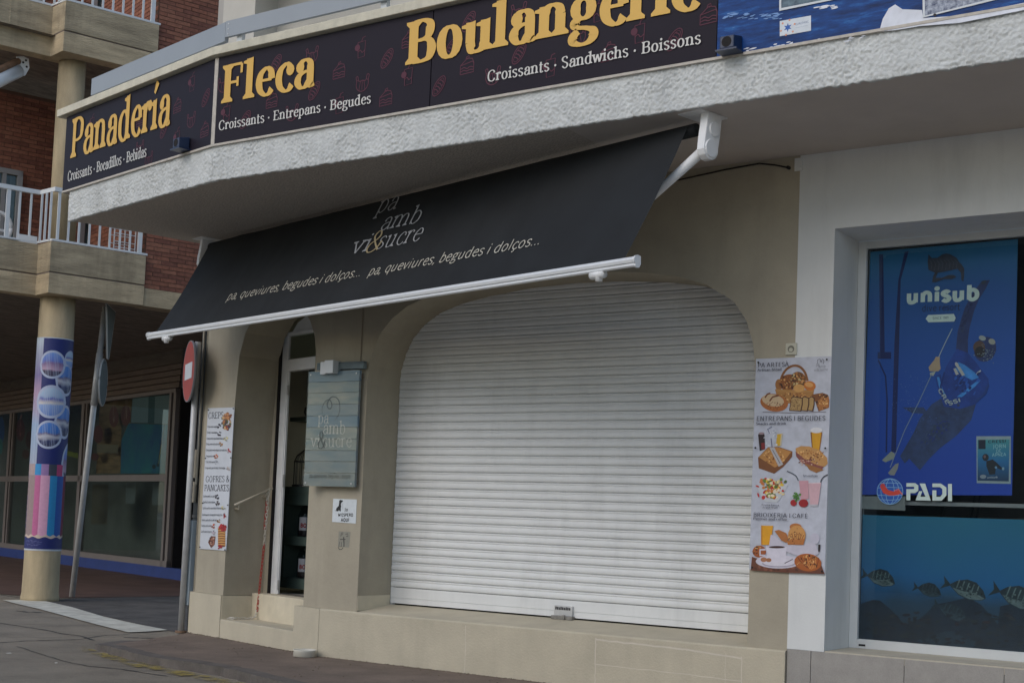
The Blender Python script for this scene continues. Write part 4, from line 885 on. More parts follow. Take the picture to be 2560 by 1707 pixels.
# sea banner
M_sea = bpy.data.materials.new('printed_sea'); M_sea.use_nodes = True; n = M_sea.node_tree; n.nodes['Principled BSDF'].inputs['Specular IOR Level'].default_value = .15; L = n.links; bs = n.nodes['Principled BSDF']; bs.inputs['Roughness'].default_value = .4
ge = n.nodes.new('ShaderNodeNewGeometry'); mp = n.nodes.new('ShaderNodeMapping'); mp.inputs['Scale'].default_value = (2.2, 1, 11); L.new(ge.outputs['Position'], mp.inputs[0])
t1 = n.nodes.new('ShaderNodeTexNoise'); t1.inputs['Scale'].default_value = 2.6; t1.inputs['Detail'].default_value = 9; t1.inputs['Roughness'].default_value = .65; L.new(mp.outputs[0], t1.inputs['Vector'])
r = n.nodes.new('ShaderNodeValToRGB'); L.new(t1.outputs[0], r.inputs[0]); e = r.color_ramp.elements; e[0].position = .30; e[0].color = (.005, .022, .085, 1); e[1].position = .84; e[1].color = (.5, .6, .76, 1)
q = e.new(.55); q.color = (.008, .055, .22, 1); q = e.new(.67); q.color = (.02, .12, .36, 1)
L.new(r.outputs[0], bs.inputs['Base Color'])
sb = empty('sea_banner', (1.5, FY, ZB), 'blue banner with stormy sea and white surf at the canopy right end', 'banner')
MB().box((-.024, FY-.026, ZB-.012), (4.4, FY, ZT)).build('banner_panel', M_sea, sb)
p = Print(FAS.shifted(.026), .0002, .0008)
M_foam = mat('printed_foam', (.68, .71, .78), .5, .25, 5)
p.pp([(2198, 80), (2207, 48), (2222, 22), (2238, 12), (2256, 24), (2305, 26), (2308, 46), (2400, 40), (2600, 0), (2600, 18), (2400, 58), (2300, 66), (2240, 76)], M_foam)
for k in range(40):
    t = random.random(); x = 1830+330*t; y = 128-38*t+random.gauss(0, 3); p.ell((x, y), random.uniform(3, 11), random.uniform(.8, 1.8), M_foam, -.25, n=8, px=True)
for k in range(50): p.ell((1803+random.random()*150, 48-random.random()*14-k*.0), random.uniform(3, 9), random.uniform(.6, 1.6), (110, 150, 205), -.2, n=8, px=True)
for k in range(12): p.ell((2035+random.random()*60, 22-k*.6), random.uniform(4, 14), 1.6, M_foam, -.2, n=8, px=True)
p.pp([(1950, 54), (2028, 40), (2028, 78), (1950, 92)], (205, 212, 218))
wpx(p, 'EUROPARC', 1989, 65, 2022, 58, 5, (70, 100, 140), weight=.1); wpx(p, 'illes medes', 1989, 72, 2020, 66, 2.6, (150, 165, 180), weight=.08)
c = p.fr.px(1970, 70); p.poly([(c[0]+(.030 if k % 2 == 0 else .013)*math.sin(math.pi*k/6), c[1]+(.030 if k % 2 == 0 else .013)*math.cos(math.pi*k/6)) for k in range(12)], (30, 90, 170))
for k in range(6): t = math.pi/3*k+.3; p.poly([(c[0]+.048*math.cos(t)+.007*math.cos(u), c[1]+.048*math.sin(t)+.007*math.sin(u)) for u in [2*math.pi*j/8 for j in range(8)]], (215, 150, 120))
p.build('surf_print', sb)
p = Print(FAS.shifted(.026), .0002, .006)
p.pp([(1949, -40), (2110, -60), (2110, -4), (1949, 29)], (205, 210, 214)); p.pp([(1954, -40), (2106, -60), (2106, -8), (1954, 22)], mat('printed_dark_reef', srgb((14, 40, 60)), .5, .8, 22, col2=(.12, .2, .25)))
p.split('inset_photo'); p.pp([(2306, -60), (2700, -120), (2700, -50), (2308, 46)], (205, 210, 214)); p.pp([(2312, -60), (2700, -120), (2700, -58), (2313, 41)], mat('printed_spray', srgb((22, 38, 70)), .5, .8, 40, col2=(.45, .5, .58)))
p.ell((2338, 39), 4, 4, (12, 16, 28), px=True)
p.build('inset_photos', sb)
# small floodlights
def flood(fr, a, z, lab):
    o = empty('floodlight', fr.P(a, z, .05), lab, 'floodlight', 'small dark floodlights at the foot of the boards')
    M_fl = mat('dark_blue_plastic', (.015, .028, .07), .35, .1, 6)
    v = lambda x, y, l: fr.P(a+x, z+y, l)
    MB().add([v(-.065, 0, .03), v(.065, 0, .03), v(.065, .105, .03), v(-.065, .105, .03), v(-.05, .0, .13), v(.05, .0, .13), v(.05, .085, .13), v(-.05, .085, .13)], [(3, 2, 1, 0), (4, 5, 6, 7), (0, 1, 5, 4), (1, 2, 6, 5), (2, 3, 7, 6), (3, 0, 4, 7)]).build('lamp_body', M_fl, o, bevel=.008)
    MB().add([v(.035*math.cos(t), .045+.035*math.sin(t), .1315) for t in [2*math.pi*k/16 for k in range(16)]], [tuple(range(16))]).build('lens', M_black, o)
    MB().add([v(-.075, -.012, .02), v(.075, -.012, .02), v(.075, -.002, .02), v(-.075, -.002, .02), v(-.075, -.012, .14), v(.075, -.012, .14), v(.075, -.002, .14), v(-.075, -.002, .14)], [(3, 2, 1, 0), (4, 5, 6, 7), (0, 1, 5, 4), (1, 2, 6, 5), (2, 3, 7, 6), (3, 0, 4, 7)]).build('bracket', M_fl, o)
flood(FAS, .093, 4.385, 'small dark floodlight at the left corner of the blue sea banner')
flood(FAS2, -.42, 4.40, 'small dark floodlight at the right foot of the Panadería board')

# ------------------------------------------------------------------ awning
RL = Vector((-6.602, .372, 3.985)); RR = Vector((-.218, -1.191, 3.985)); ad = (RL-RR).normalized(); an = Vector((ad.y, -ad.x, 0)); an = an if an.y < 0 else -an
BL = RL+an*.60+Vector((0, 0, -.985)); BR = RR+an*.60+Vector((0, 0, -1.0))
aw = empty('awning', (RL+RR)/2, 'black fabric awning with a white front bar and grey lettering over the bakery openings', 'awning')
def drape(t, v):      # how the cloth hangs: a little sag, folds near the left end
    return -.014*math.sin(math.pi*v)-.013*math.sin(t*46+v*2)*math.exp(-t*6)*(1-v*.6)+.005*noise.noise(Vector((t*16, v*2.2, 3)))+.002*noise.noise(Vector((t*60, v*7, 1)))
fa = []; nu, nv = 160, 26
V = []; Fc = []
FO = an*.045+Vector((0, 0, .03)); L0 = RL-ad*.10+FO; R0 = RR+ad*.085+FO; L1 = BL-ad*.07; R1 = BR+ad*.13
for i in range(nu+1):
    t = i/nu
    for j in range(nv+1):
        v = j/nv; P = L0.lerp(R0, t).lerp(L1.lerp(R1, t), v)
        nn = (Vector((0, 0, .6))+an*1.0).normalized()
        sag = drape(t, v)
        P = P+nn*sag; V.append(P)
for i in range(nu):
    for j in range(nv): Fc.append((i*(nv+1)+j, i*(nv+1)+j+1, (i+1)*(nv+1)+j+1, (i+1)*(nv+1)+j))
MB().add(V, Fc).build('fabric', M_fabric, aw, smooth=True)
MB().tube([RL-ad*.05, RR+ad*.05], .045, 16).build('roller', M_fabric, aw, smooth=True)
# front bar: shaped profile along ad
prof = [(a*.66, b*.66) for a, b in [(-.02, .035), (.015, .042), (.045, .030), (.058, .004), (.050, -.022), (.036, -.030), (.040, -.052), (.026, -.064), (-.006, -.060), (-.024, -.03)]]
E0 = BL+ad*.0; E1 = BR-ad*.0
mk = lambda E: [E+an*(a+.0)+Vector((0, 0, b)) for a, b in prof]
mb = MB(); A_, B_ = mk(E0), mk(E1); n_ = len(prof); mb.add(A_+B_, [(i, (i+1) % n_, n_+(i+1) % n_, n_+i) for i in range(n_)]); mb.build('front_bar', M_metalw, aw)
for E, sg, nm in ((E0, 1, 'a'), (E1, -1, 'b')):
    q = [E+ad*sg*.012+an*(a*1.12)+Vector((0, 0, b*1.12)) for a, b in prof]; q2 = [v-ad*sg*.012 for v in q]
    MB().add(q+q2, [tuple(range(n_)), tuple(range(2*n_-1, n_-1, -1))]+[(i, (i+1) % n_, n_+(i+1) % n_, n_+i) for i in range(n_)]).build('end_cap', M_plasticw, aw, bevel=.003)
MB().tube([BL-ad*.04+Vector((0, 0, .026))-an*.006, BR+ad*.1+Vector((0, 0, .026))-an*.006], .007, 6).build('keder_seam', M_black, aw)
# folding arms and brackets
def P3(E, a, b, c=0): return E+an*a+Vector((0, 0, b))+ad*c
for E, B_, sg in ((RR, BR, 1), (RL, BL, -1)):
    br = MB(); side = [(-.075, .085), (.075, .085), (.085, .0), (.10, -.09)]+[(.032+.078*math.cos(rad(q)), -.165+.078*math.sin(rad(q))) for q in (20, -10, -40, -70, -100, -130, -160, -190)]+[(-.06, -.06)]
    c0, c1 = -.045*sg, .01*sg
    if sg > 0: c0, c1 = -.11, -.045
    else: c0, c1 = 0, .05
    q = [P3(E, a, b, c0) for a, b in side]; w_ = [P3(E, a, b, c1) for a, b in side]; n2 = len(side)
    br.add(q+w_, [tuple(range(n2-1, -1, -1)), tuple(range(n2, 2*n2))]+[(i, (i+1) % n2, n2+(i+1) % n2, n2+i) for i in range(n2)])
    bo = br.build('bracket', M_plasticw, aw, bevel=.008)
    for (a, b, r_) in ((.01, -.03, .05), (.035, -.165, .062)):
        MB().tube([P3(E, a, b, c0+.004), P3(E, a, b, c0-.010)] if sg > 0 else [P3(E, a, b, c1-.004), P3(E, a, b, c1+.010)], r_, 20).build('round_cap', M_plasticw, bo, bevel=.004)
    MB().add([P3(E, -.14, .086, -.10), P3(E, .14, .086, -.10), P3(E, .14, .086, .10), P3(E, -.14, .086, .10), P3(E, -.14, .078, -.10), P3(E, .14, .078, -.10), P3(E, .14, .078, .10), P3(E, -.14, .078, .10)], [(0, 1, 2, 3), (7, 6, 5, 4), (0, 4, 5, 1), (1, 5, 6, 2), (2, 6, 7, 3), (3, 7, 4, 0)]).build('mount_plate', M_plasticw, bo)
    inw = ad*sg
    sh_ = P3(E, .03, -.17)+inw*(-.03 if sg > 0 else .03); el = P3(E, .14, -.62)+inw*.62; tip = B_+inw*.34+Vector((0, 0, -.055))
    MB().tube([sh_, sh_.lerp(el, .5), el], [.036, .030, .026], 10).build('arm', M_plasticw, aw, smooth=True)
    MB().tube([el, tip], .022, 8).build('arm', M_plasticw, aw, smooth=True)
    kn = MB(); kn.tube([tip-inw*.05+Vector((0, 0, .0)), tip+inw*.07], .028, 10); kn.tube([tip+Vector((0, 0, .05)), tip+Vector((0, 0, -.045))], .024, 10); kn.build('knuckle', M_plasticw, aw, smooth=True)
# lettering on the fabric
fx = (RR-RL).normalized(); dv_ = (BL-RL).normalized(); nrm = fx.cross(dv_); nrm = nrm if nrm.y < 0 else -nrm
FABF = Frame(RL, fx, nrm, -dv_)
class Fab(Frame):
    def P(s, a, b, l=0):
        b = min(b, -.004); v = min(1, max(0, -b/s.len)); nn = (Vector((0, 0, .6))+an).normalized()
        return s.o+s.a*a+s.b*b+nn*(drape(a/s.wid, v)+.004)+s.n*l
fx = (R0-L0).normalized(); dn = (L1-L0).lerp(R1-R0, .5); dn = dn-fx*dn.dot(fx)
nrm = fx.cross(dn).normalized(); nrm = nrm if nrm.y < 0 else -nrm
FF = Fab(L0, fx, nrm, -dn); FF.len = dn.length; FF.wid = (R0-L0).length
p = Print(FF, .0003, .001)
M_fl = mat('cream_fabric_print', (.46, .44, .37), .8, .1, 9); M_fl2 = mat('grey_fabric_print', (.33, .34, .355), .8, .1, 9); M_fl3 = mat('gold_fabric_print', (.38, .31, .18), .8, .1, 9)
def wf(t, x0, y0, x1, y1, h, m, **k):
    a = FF.px(x0, y0); b = FF.px(x1, y1); write(p, t, (a[0], (a[1]+b[1])/2), b[0]-a[0], h, m, **k)
wf('pa, queviures, begudes i dolços...', 566, 745, 896, 694, .098, M_fl, weight=.065)
wf('pa, queviures, begudes i dolços...', 915, 691, 1350, 607, .098, M_fl, weight=.065)
LT = dict(weight=.062, thin=.028, serif=True)
wf('vi', 870, 636, 918, 624, .19, M_fl2, **LT); wf('sucre', 935, 622, 1046, 600, .19, M_fl2, **LT); wf('amb', 945, 577, 1044, 555, .19, M_fl2, **LT); wf('pa', 938, 534, 988, 523, .20, M_fl2, **LT)
a = FF.px(905, 632); b = FF.px(938, 624); write(p, '&', a, b[0]-a[0]+.05, .22, M_fl3, weight=.07, thin=.03)
p.build('lettering', aw)
# thin black cable under the soffit, and its two small hooks
mb = MB(); mb.tube([(-1.6, -.012, 3.93), (-1.087, -.012, 3.985), (-.6, -.012, 4.03), (-.322, -.012, 4.045), (-.2, -.012, 4.02), (-.085, -.012, 3.985)], .006, 6); mb.tube([(-.085, -.001, 3.985), (-.085, -.03, 3.985)], .013, 8)
tag(mb.build('wall_cable', M_black), 'thin black cable slung along the top of the beige wall under the soffit', 'cable')
mb = MB(); mb.box((-.04, -.012, 3.955), (.02, 0, 4.05)); mb.tube([(.0, -.012, 3.985), (.0, -.022, 3.985)], .012, 10)
tag(mb.build('junction_plate', M_white), 'small white plate with a black hole at the top of the wall joint', 'plate')

# ------------------------------------------------------------------ things fixed to the bakery wall
# wooden hanging sign
hs = empty('wooden_sign', (-4.41, -.05, 1.537), 'weathered blue green plank sign with pa amb vi & sucre lettering beside the door', 'sign')
HX0, HX1, HZ0, HZ1 = -4.716, -4.106, 1.537, 2.590
planks = [HZ0, 1.66, 1.765, 1.865, 1.97, 2.075, 2.18, 2.285, 2.39, 2.49, HZ1]
for i in range(10):
    c = random.choice([(.25, .25, .215), (.21, .225, .215), (.19, .225, .235), (.26, .255, .215)])
    m_ = mat('weathered_plank_%d' % i, c, .8, .5, 3.0, .4, 40, stretch=(1, 1, 4), col2=(c[0]*.55, c[1]*.8, c[2]*1.05))
    MB().box((HX0, -.072+random.uniform(-.002, .002), planks[i]+.002), (HX1, -.045, planks[i+1]-.002)).build('plank', m_, hs)
mb = MB()
for a_, b_ in (((HX0, -.046, HZ0+.03), (HX1, -.028, HZ0+.07)), ((HX0, -.046, HZ1-.07), (HX1, -.028, HZ1-.03))): mb.box(a_, b_)
mb.box((-4.44, -.028, HZ0+.05), (-4.40, .0, HZ1-.05)); mb.build('back_batten', M_louvre, hs)
HF = Frame((0, -.075, 0), (1, 0, 0), (0, -1, 0))
MB().box((HX0-.004, -.0815, HZ0-.004), (HX1+.004, -.0795, HZ1+.004)).build('clear_cover', glass_mat('acrylic_cover', (.95, .96, .95), 1.3), hs)
p = Print(HF, .0002, .001)
M_hl = mat('pale_vinyl_letters', (.50, .50, .47), .6, .1, 9); M_hd = mat('dark_vinyl_letters', (.04, .055, .065), .6, .1, 9)
def wh(t, x0, y0, x1, y1, h, m, **k):
    a = HF.px(x0, y0); b = HF.px(x1, y1); write(p, t, (a[0], (a[1]+b[1])/2), b[0]-a[0], h, m, **k)
wh('pa', 794, 1058, 822, 1059, .105, M_hl, **LT); wh('amb', 806, 1084, 863, 1085, .115, M_hl, **LT); wh('vi', 776, 1116, 800, 1117, .115, M_hl, **LT); wh('sucre', 806, 1116, 879, 1118, .115, M_hl, **LT)
a = HF.px(792, 1120); write(p, '&', a, .11, .15, M_hd, weight=.09, thin=.035)
wh('pa, queviures, begudes i dolços', 773, 1193, 876, 1195, .035, M_hd, weight=.09)
cx = HF.px(828, 1020)
for pts, w in ((cr([HF.px(*q) for q in [(806, 1034), (806, 1018), (814, 1003), (824, 999), (830, 1010), (828, 1020), (822, 1021), (818, 1012), (822, 1000), (830, 992), (840, 993), (848, 1003), (850, 1020), (847, 1036), (838, 1050)]]), None),):
    p.ribbon(pts, [.004+.006*math.sin(math.pi*i/len(pts)) for i in range(len(pts))], M_hd)
p.build('lettering', hs)
for x, z in ((HX0+.03, HZ1-.03), (HX1-.03, HZ1-.03), (HX0+.03, HZ0+.03), (HX1-.03, HZ0+.03)): MB().tube([(x, -.0815, z), (x, -.086, z)], .008, 8).build('screw', M_galv, hs)
# lamp bar over it
lb = empty('sign_lamp', (-4.33, -.08, 2.6), 'blue grey plank bar with two pale lamp boxes above the wooden sign', 'lamp')
MB().box((-4.62, -.075, 2.603), (-4.065, -.03, 2.668)).build('bar', mat('blue_grey_plank', (.13, .17, .18), .8, .4, 6, stretch=(1, 1, 4)), lb)
MB().box((-4.55, -.11, 2.555), (-4.485, -.04, 2.672)).build('lamp_box', M_frame, lb, bevel=.005)
MB().box((-4.465, -.15, 2.560), (-4.36, -.04, 2.680)).build('lamp_box', M_frame, lb, bevel=.005)
MB().box((-4.34, -.03, 2.61), (-4.30, .0, 2.66)).build('wall_stub', M_frame, lb)
mb = MB(); mb.tube([(-4.16, -.006, 2.67), (-4.158, -.006, 3.0), (-4.17, -.006, 3.6), (-4.17, -.006, 4.0)], .006, 6)
tag(mb.build('lamp_cable', mat('beige_cable', (.30, .26, .20), .8, .1, 5)), 'thin painted cable rising from the sign lamp to the soffit', 'cable')
# dog notice
dn = empty('dog_notice', (-4.27, 0, 1.21), 'small square white notice with a sitting black dog', 'notice')
DN = WALL.shifted(.004); MB().add([DN.P(*DN.px(*q), l) for l in (0, -.004) for q in [(833, 1246), (892, 1248), (889, 1308), (830, 1304)]], [(0, 3, 2, 1), (4, 5, 6, 7), (0, 1, 5, 4), (1, 2, 6, 5), (2, 3, 7, 6), (3, 0, 4, 7)]).build('notice_plate', ink((205, 212, 216)), dn)
p = Print(DN, .0002, .0006); Bk = (22, 24, 26)
ox, oy, sc = 820, 1220, .1148
dog = [(245, 265), (275, 250), (300, 260), (328, 268), (322, 290), (300, 305), (285, 330), (280, 360), (290, 390), (280, 430), (280, 500), (255, 500), (240, 470), (225, 500), (190, 500), (175, 470), (180, 440), (205, 410), (235, 380), (240, 330)]
p.pp([(ox+x*sc, oy+y*sc) for x, y in dog], Bk); p.line([(ox+152*sc, oy+470*sc), (ox+160*sc, oy+488*sc), (ox+185*sc, oy+490*sc)], .004, Bk); p.line([(ox+312*sc, oy+340*sc), (ox+312*sc, oy+470*sc)], .002, (120, 120, 125))
wpx(p, 'Jo', 861, 1277, 870, 1277, 8, Bk, weight=.14); wpx(p, "M'ESPERO", 845, 1290, 883, 1290, 7, Bk, weight=.18); wpx(p, 'AQUÍ', 852, 1303, 873, 1303, 8, Bk, weight=.18)
p.build('dog_print', dn)
# scribbled faded sticker
sk = empty('faded_sticker', (-4.26, 0, 1.0), 'faded grey sticker with scribbled dark drawing under the dog notice', 'sticker')
p = Print(WALL, .0002, .0012); p.pp([(847, 1327), (877, 1329), (873, 1368), (845, 1366)], (140, 138, 126)); p.build('sticker_sheet', sk)
p = Print(WALL, .0002, .0020); G = (62, 60, 56); Q = lambda L: [(ox+x*sc, oy+y*sc) for x, y in L]
p.line(Q([(280, 1050), (295, 970), (330, 965), (325, 1000), (295, 1015)]), .005, G); p.line(Q([(385, 1000), (430, 985), (440, 1040), (400, 1040)]), .006, G); p.line(Q([(265, 1110), (385, 1110)]), .007, G); p.line(Q([(345, 1060), (350, 1180), (350, 1270)]), .012, G)
p.line(Q([(260, 1160), (235, 1270), (300, 1270), (300, 1170)]), .005, G); p.line(Q([(225, 1280), (250, 1330), (300, 1330), (330, 1290)]), .007, G); p.line(Q([(330, 1180), (330, 1260)]), .005, (165, 165, 155))
p.build('scribble', sk)
# socket
sk = empty('wall_socket', (-.03, 0, 2.62), 'square cream wall socket above the bread poster', 'socket')
MB().box((-.072, -.014, 2.583), (.018, 0, 2.672)).build('cover_plate', mat('cream_plastic', (.50, .49, .40), .5, .05, 5), sk, bevel=.008)
MB().tube([(-.027, -.0145, 2.628), (-.027, -.010, 2.628)], .026, 18).build('socket_well', mat('painted_well_shade', (.17, .165, .13), .6, .1, 5), sk)  # dark disc, the shade inside the well put into its colour
MB().tube([(-.027, -.018, 2.622), (-.027, -.012, 2.622)], .015, 14).build('socket_face', mat('cream_plastic', (.50, .49, .40)), sk)

# bread poster
bp_ = empty('bread_poster', (-.01, 0, .995), 'tall white poster with bread basket, sandwiches and coffee right of the shutter', 'poster')
BPF = WALL.shifted(.012)
C4 = [BPF.px(1890, 897), BPF.px(2079, 890), BPF.px(2062, 1436), BPF.px(1873, 1422)]
MB().add([BPF.P(a, b, l) for l in (0, -.006) for a, b in C4], [(0, 3, 2, 1), (4, 5, 6, 7), (0, 1, 5, 4), (1, 2, 6, 5), (2, 3, 7, 6), (3, 0, 4, 7)]).build('poster_board', mat('poster_marble', (.50, .525, .60), .55, .16, 14), bp_)
def food():
    p = Print(BPF, .00012, .0006)
    U = lambda x, y: (1840+x/5.225, 860+y/5.225)      # first reading grid
    W = lambda x, y: (1840+x/4.9, 1140+y/4.9)         # second
    def P1(L, c): p.pp([U(*q) for q in L], c)
    def P2(L, c): p.pp([W(*q) for q in L], c)
    def specks(f, cx, cy, rx, ry, n, cols, s=(1, 3)):
        for _ in range(n):
            t = random.uniform(0, 6.28); r = math.sqrt(random.random())
            x, y = f(cx+rx*r*math.cos(t), cy+ry*r*math.sin(t)); p.ell((x, y), random.uniform(*s)*1.35, random.uniform(*s), random.choice(cols), random.uniform(0, 3), n=6, px=True)
    BR = [(110, 64, 28), (170, 112, 58), (80, 42, 20), (205, 155, 95), (52, 26, 16), (140, 84, 38)]
    GO = [(190, 134, 70), (222, 176, 112), (158, 100, 46), (118, 68, 30)]
    # basket handle
    p.line([U(*q) for q in cr([(575, 600), (590, 450), (650, 340), (740, 285), (830, 295), (900, 370), (935, 480)])], .018, (130, 82, 40))
    p.ell(U(560, 530), 9, 14, (150, 100, 50), px=True)
    p.ell(U(690, 500), 26, 20, (135, 78, 34), -.2, px=True); specks(U, 690, 500, 120, 90, 60, BR); p.ell(U(810, 470), 20, 21, (110, 72, 34), px=True); specks(U, 810, 460, 90, 90, 60, BR+[(190, 170, 120)])
    P1([(510, 590), (1020, 600), (1010, 680), (960, 760), (620, 780), (540, 700)], (165, 118, 62)); specks(U, 760, 690, 230, 70, 110, GO+BR, (1, 2.4))
    p.line([U(*q) for q in [(520, 600), (760, 625), (1020, 605)]], .018, (175, 128, 70))
    p.ell(U(825, 575), 14, 10, (200, 150, 85), px=True); p.ell(U(965, 545), 15, 12, (190, 112, 45), .2, px=True); p.ell(U(955, 530), 10, 6, (212, 155, 90), .2, px=True)
    # loaf left
    p.ell(U(500, 765), 35, 22, (165, 98, 45), .15, px=True, n=28); p.ell(U(485, 735), 28, 15, (195, 170, 135), .2, px=True); p.line([U(*q) for q in [(380, 700), (410, 655), (450, 640)]], .012, (110, 60, 30)); p.line([U(*q) for q in [(440, 745), (480, 690), (560, 670)]], .012, (110, 60, 30)); specks(U, 520, 800, 140, 50, 30, BR[:3], (.6, 1.6))
    # slices
    P1([(985, 660), (1130, 635), (1200, 660), (1222, 730), (1215, 830), (1080, 880), (1040, 760)], (120, 72, 34)); specks(U, 1130, 740, 85, 90, 50, BR)
    P1([(1070, 740), (1120, 700), (1215, 700), (1210, 830), (1090, 870)], (165, 105, 52)); specks(U, 1150, 780, 50, 70, 25, GO)
    for x0, w in ((930, 100), (840, 120), (700, 175)):
        P1([(x0+20, 700), (x0+60, 680), (x0+w, 700), (x0+w, 790), (x0+w-20, 880), (x0-5, 870), (x0+5, 800)], (72, 38, 20)); P1([(x0+25, 712), (x0+60, 692), (x0+w-14, 712), (x0+w-16, 790), (x0+w-34, 868), (x0+4, 860), (x0+14, 800)], (170, 138, 88))
    specks(U, 780, 790, 80, 80, 50, [(130, 100, 60), (190, 160, 110), (110, 80, 45)], (.6, 1.5))
    p.line([U(*q) for q in [(350, 885), (700, 898), (1180, 885)]], .006, (130, 128, 135))
    # drinks left
    P1([(290, 1175), (375, 1175), (382, 1370), (312, 1395)], (38, 18, 22)); P1([(330, 1290), (378, 1285), (380, 1370), (335, 1375)], (120, 22, 28)); p.ell(U(335, 1165), 7, 3, (150, 130, 135), px=True)
    P1([(540, 1175), (610, 1170), (590, 1330), (520, 1330)], (205, 165, 45)); P1([(590, 1180), (612, 1175), (595, 1330), (575, 1330)], (200, 190, 160))
    for _ in range(26): p.ell(U(random.uniform(370, 540), random.uniform(1130, 1330)), random.uniform(2, 5), random.uniform(1.5, 3), random.choice([(190, 195, 205), (165, 172, 188), (205, 210, 218)]), random.uniform(0, 3), n=5, px=True)
    p.line([U(*q) for q in [(470, 1080), (415, 1110), (440, 1165)]], .006, (80, 90, 125)); p.line([U(*q) for q in [(460, 1230), (475, 1360)]], .008, (100, 105, 130))
    # toast
    P1([(290, 1480), (420, 1345), (560, 1340), (740, 1400), (735, 1470), (620, 1600), (540, 1660), (500, 1690), (300, 1620)], (120, 72, 34)); P1([(300, 1475), (425, 1352), (560, 1350), (728, 1405), (600, 1560), (510, 1610)], (182, 128, 66)); specks(U, 500, 1470, 150, 90, 50, GO, (1, 2.5))
    P1([(440, 1350), (500, 1345), (620, 1570), (560, 1600)], (178, 176, 178)); p.line([U(*q) for q in [(480, 1380), (580, 1560)]], .005, (90, 88, 110))
    # beer
    P1([(975, 1150), (1130, 1150), (1115, 1270), (1090, 1390), (1000, 1390), (985, 1270)], (205, 150, 25)); P1([(975, 1150), (992, 1150), (1005, 1390), (996, 1390)], (120, 70, 20)); P1([(1116, 1150), (1130, 1150), (1096, 1390), (1086, 1390)], (150, 95, 20)); p.ell(U(1052, 1125), 15, 7, (215, 215, 218), px=True)
    # roll sandwich
    P1([(780, 1360), (850, 1330), (960, 1335), (1090, 1385), (1190, 1480), (1200, 1560), (1160, 1600), (1000, 1570), (880, 1520), (790, 1430)], (188, 140, 82)); specks(U, 980, 1450, 180, 80, 60, GO, (1, 2.6)); P1([(780, 1400), (900, 1500), (1040, 1570), (1150, 1600), (1120, 1640), (990, 1610), (860, 1550), (790, 1470)], (130, 72, 66)); specks(U, 950, 1540, 130, 50, 40, [(170, 110, 100), (120, 50, 50), (200, 170, 150), (90, 40, 40)], (1, 2.2)); P1([(900, 1555), (1150, 1640), (1050, 1680), (960, 1640)], (150, 100, 50))
    # fruit bowl
    P2([(245, 350), (640, 350), (600, 430), (530, 540), (500, 565), (350, 555), (320, 500)], (196, 200, 205))
    FR = [(190, 45, 40), (220, 190, 60), (110, 140, 60), (225, 205, 150), (170, 30, 35), (200, 120, 60), (80, 100, 45), (230, 215, 190)]
    for _ in range(120):
        t = random.random(); x = 440+random.gauss(0, 85)*(1-.45*t); y = 280+t*230; p.ell(W(max(250, min(630, x)), y), random.uniform(2.5, 6.5), random.uniform(2, 5), random.choice(FR), random.uniform(0, 3), n=8, px=True)
    # shakes
    P2([(775, 300), (890, 300), (895, 520), (800, 540)], (198, 150, 160)); P2([(890, 325), (1048, 325), (1010, 590), (910, 590)], (205, 168, 176)); p.line([W(*q) for q in [(890, 328), (1048, 325)]], .004, (220, 210, 215)); P2([(905, 590), (1010, 590), (1005, 615), (915, 612)], (180, 180, 188))
    p.line([W(*q) for q in cr([(628, 182), (690, 210), (740, 245), (768, 300)])], .007, (70, 78, 92)); p.line([W(*q) for q in cr([(1128, 225), (1080, 250), (1050, 290), (1040, 325)])], .007, (50, 52, 60))
    p.ell(W(830, 575), 12, 10, (150, 22, 30), px=True); p.ell(W(708, 570), 8, 8, (160, 28, 34), px=True)
    for _ in range(26): p.ell(W(750+random.gauss(0, 28), 500+random.gauss(0, 24)), 3.4, 2, random.choice([(70, 120, 45), (95, 145, 60), (45, 90, 35)]), random.uniform(0, 3), n=6, px=True)
    # breakfast
    P2([(200, 1230), (330, 1270), (700, 1330), (1040, 1310), (1090, 1440), (640, 1425), (185, 1395)], (105, 60, 42)); specks(W, 600, 1370, 420, 45, 30, [(130, 80, 60), (80, 45, 32)], (2, 5))
    P2([(312, 848), (460, 850), (445, 960), (420, 1085), (312, 1085)], (222, 158, 30)); P2([(312, 848), (330, 848), (330, 1085), (312, 1085)], (196, 130, 28))
    p.ell(W(290, 1165), 17, 15, (160, 84, 40), px=True); specks(W, 280, 1165, 70, 65, 24, BR, (1, 3))
    P2([(430, 960), (480, 970), (600, 1085), (840, 1090), (900, 1050), (985, 1085), (1020, 1190), (940, 1240), (760, 1220), (600, 1160), (410, 1090)], (196, 192, 205)); p.ell(W(970, 1010), 12, 14, (190, 188, 202), px=True)
    P2([(1010, 1080), (1040, 1080), (1030, 1170), (1012, 1165)], (40, 28, 30))
    P2([(475, 915), (530, 900), (620, 940), (650, 1010), (620, 1060), (560, 1030), (510, 960)], (172, 108, 56)); p.ell(W(735, 865), 15, 9, (178, 110, 55), px=True)
    p.ell(W(750, 965), 22, 24, (200, 145, 80), px=True)
    for k in range(7): p.line([W(*q) for q in [(660+k*30, 930-abs(3-k)*-8), (700+k*16, 1050)]], .005, (140, 80, 35))
    P2([(625, 1040), (700, 1010), (850, 1010), (830, 1085), (640, 1080)], (180, 112, 55)); specks(W, 745, 980, 100, 100, 30, GO, (1, 2.2))
    p.ell(W(520, 1290), 56, 17, (206, 202, 214), .02, px=True, n=28); p.ell(W(530, 1315), 42, 9, (165, 160, 175), px=True); p.ell(W(530, 1300), 40, 9, (214, 210, 220), px=True)
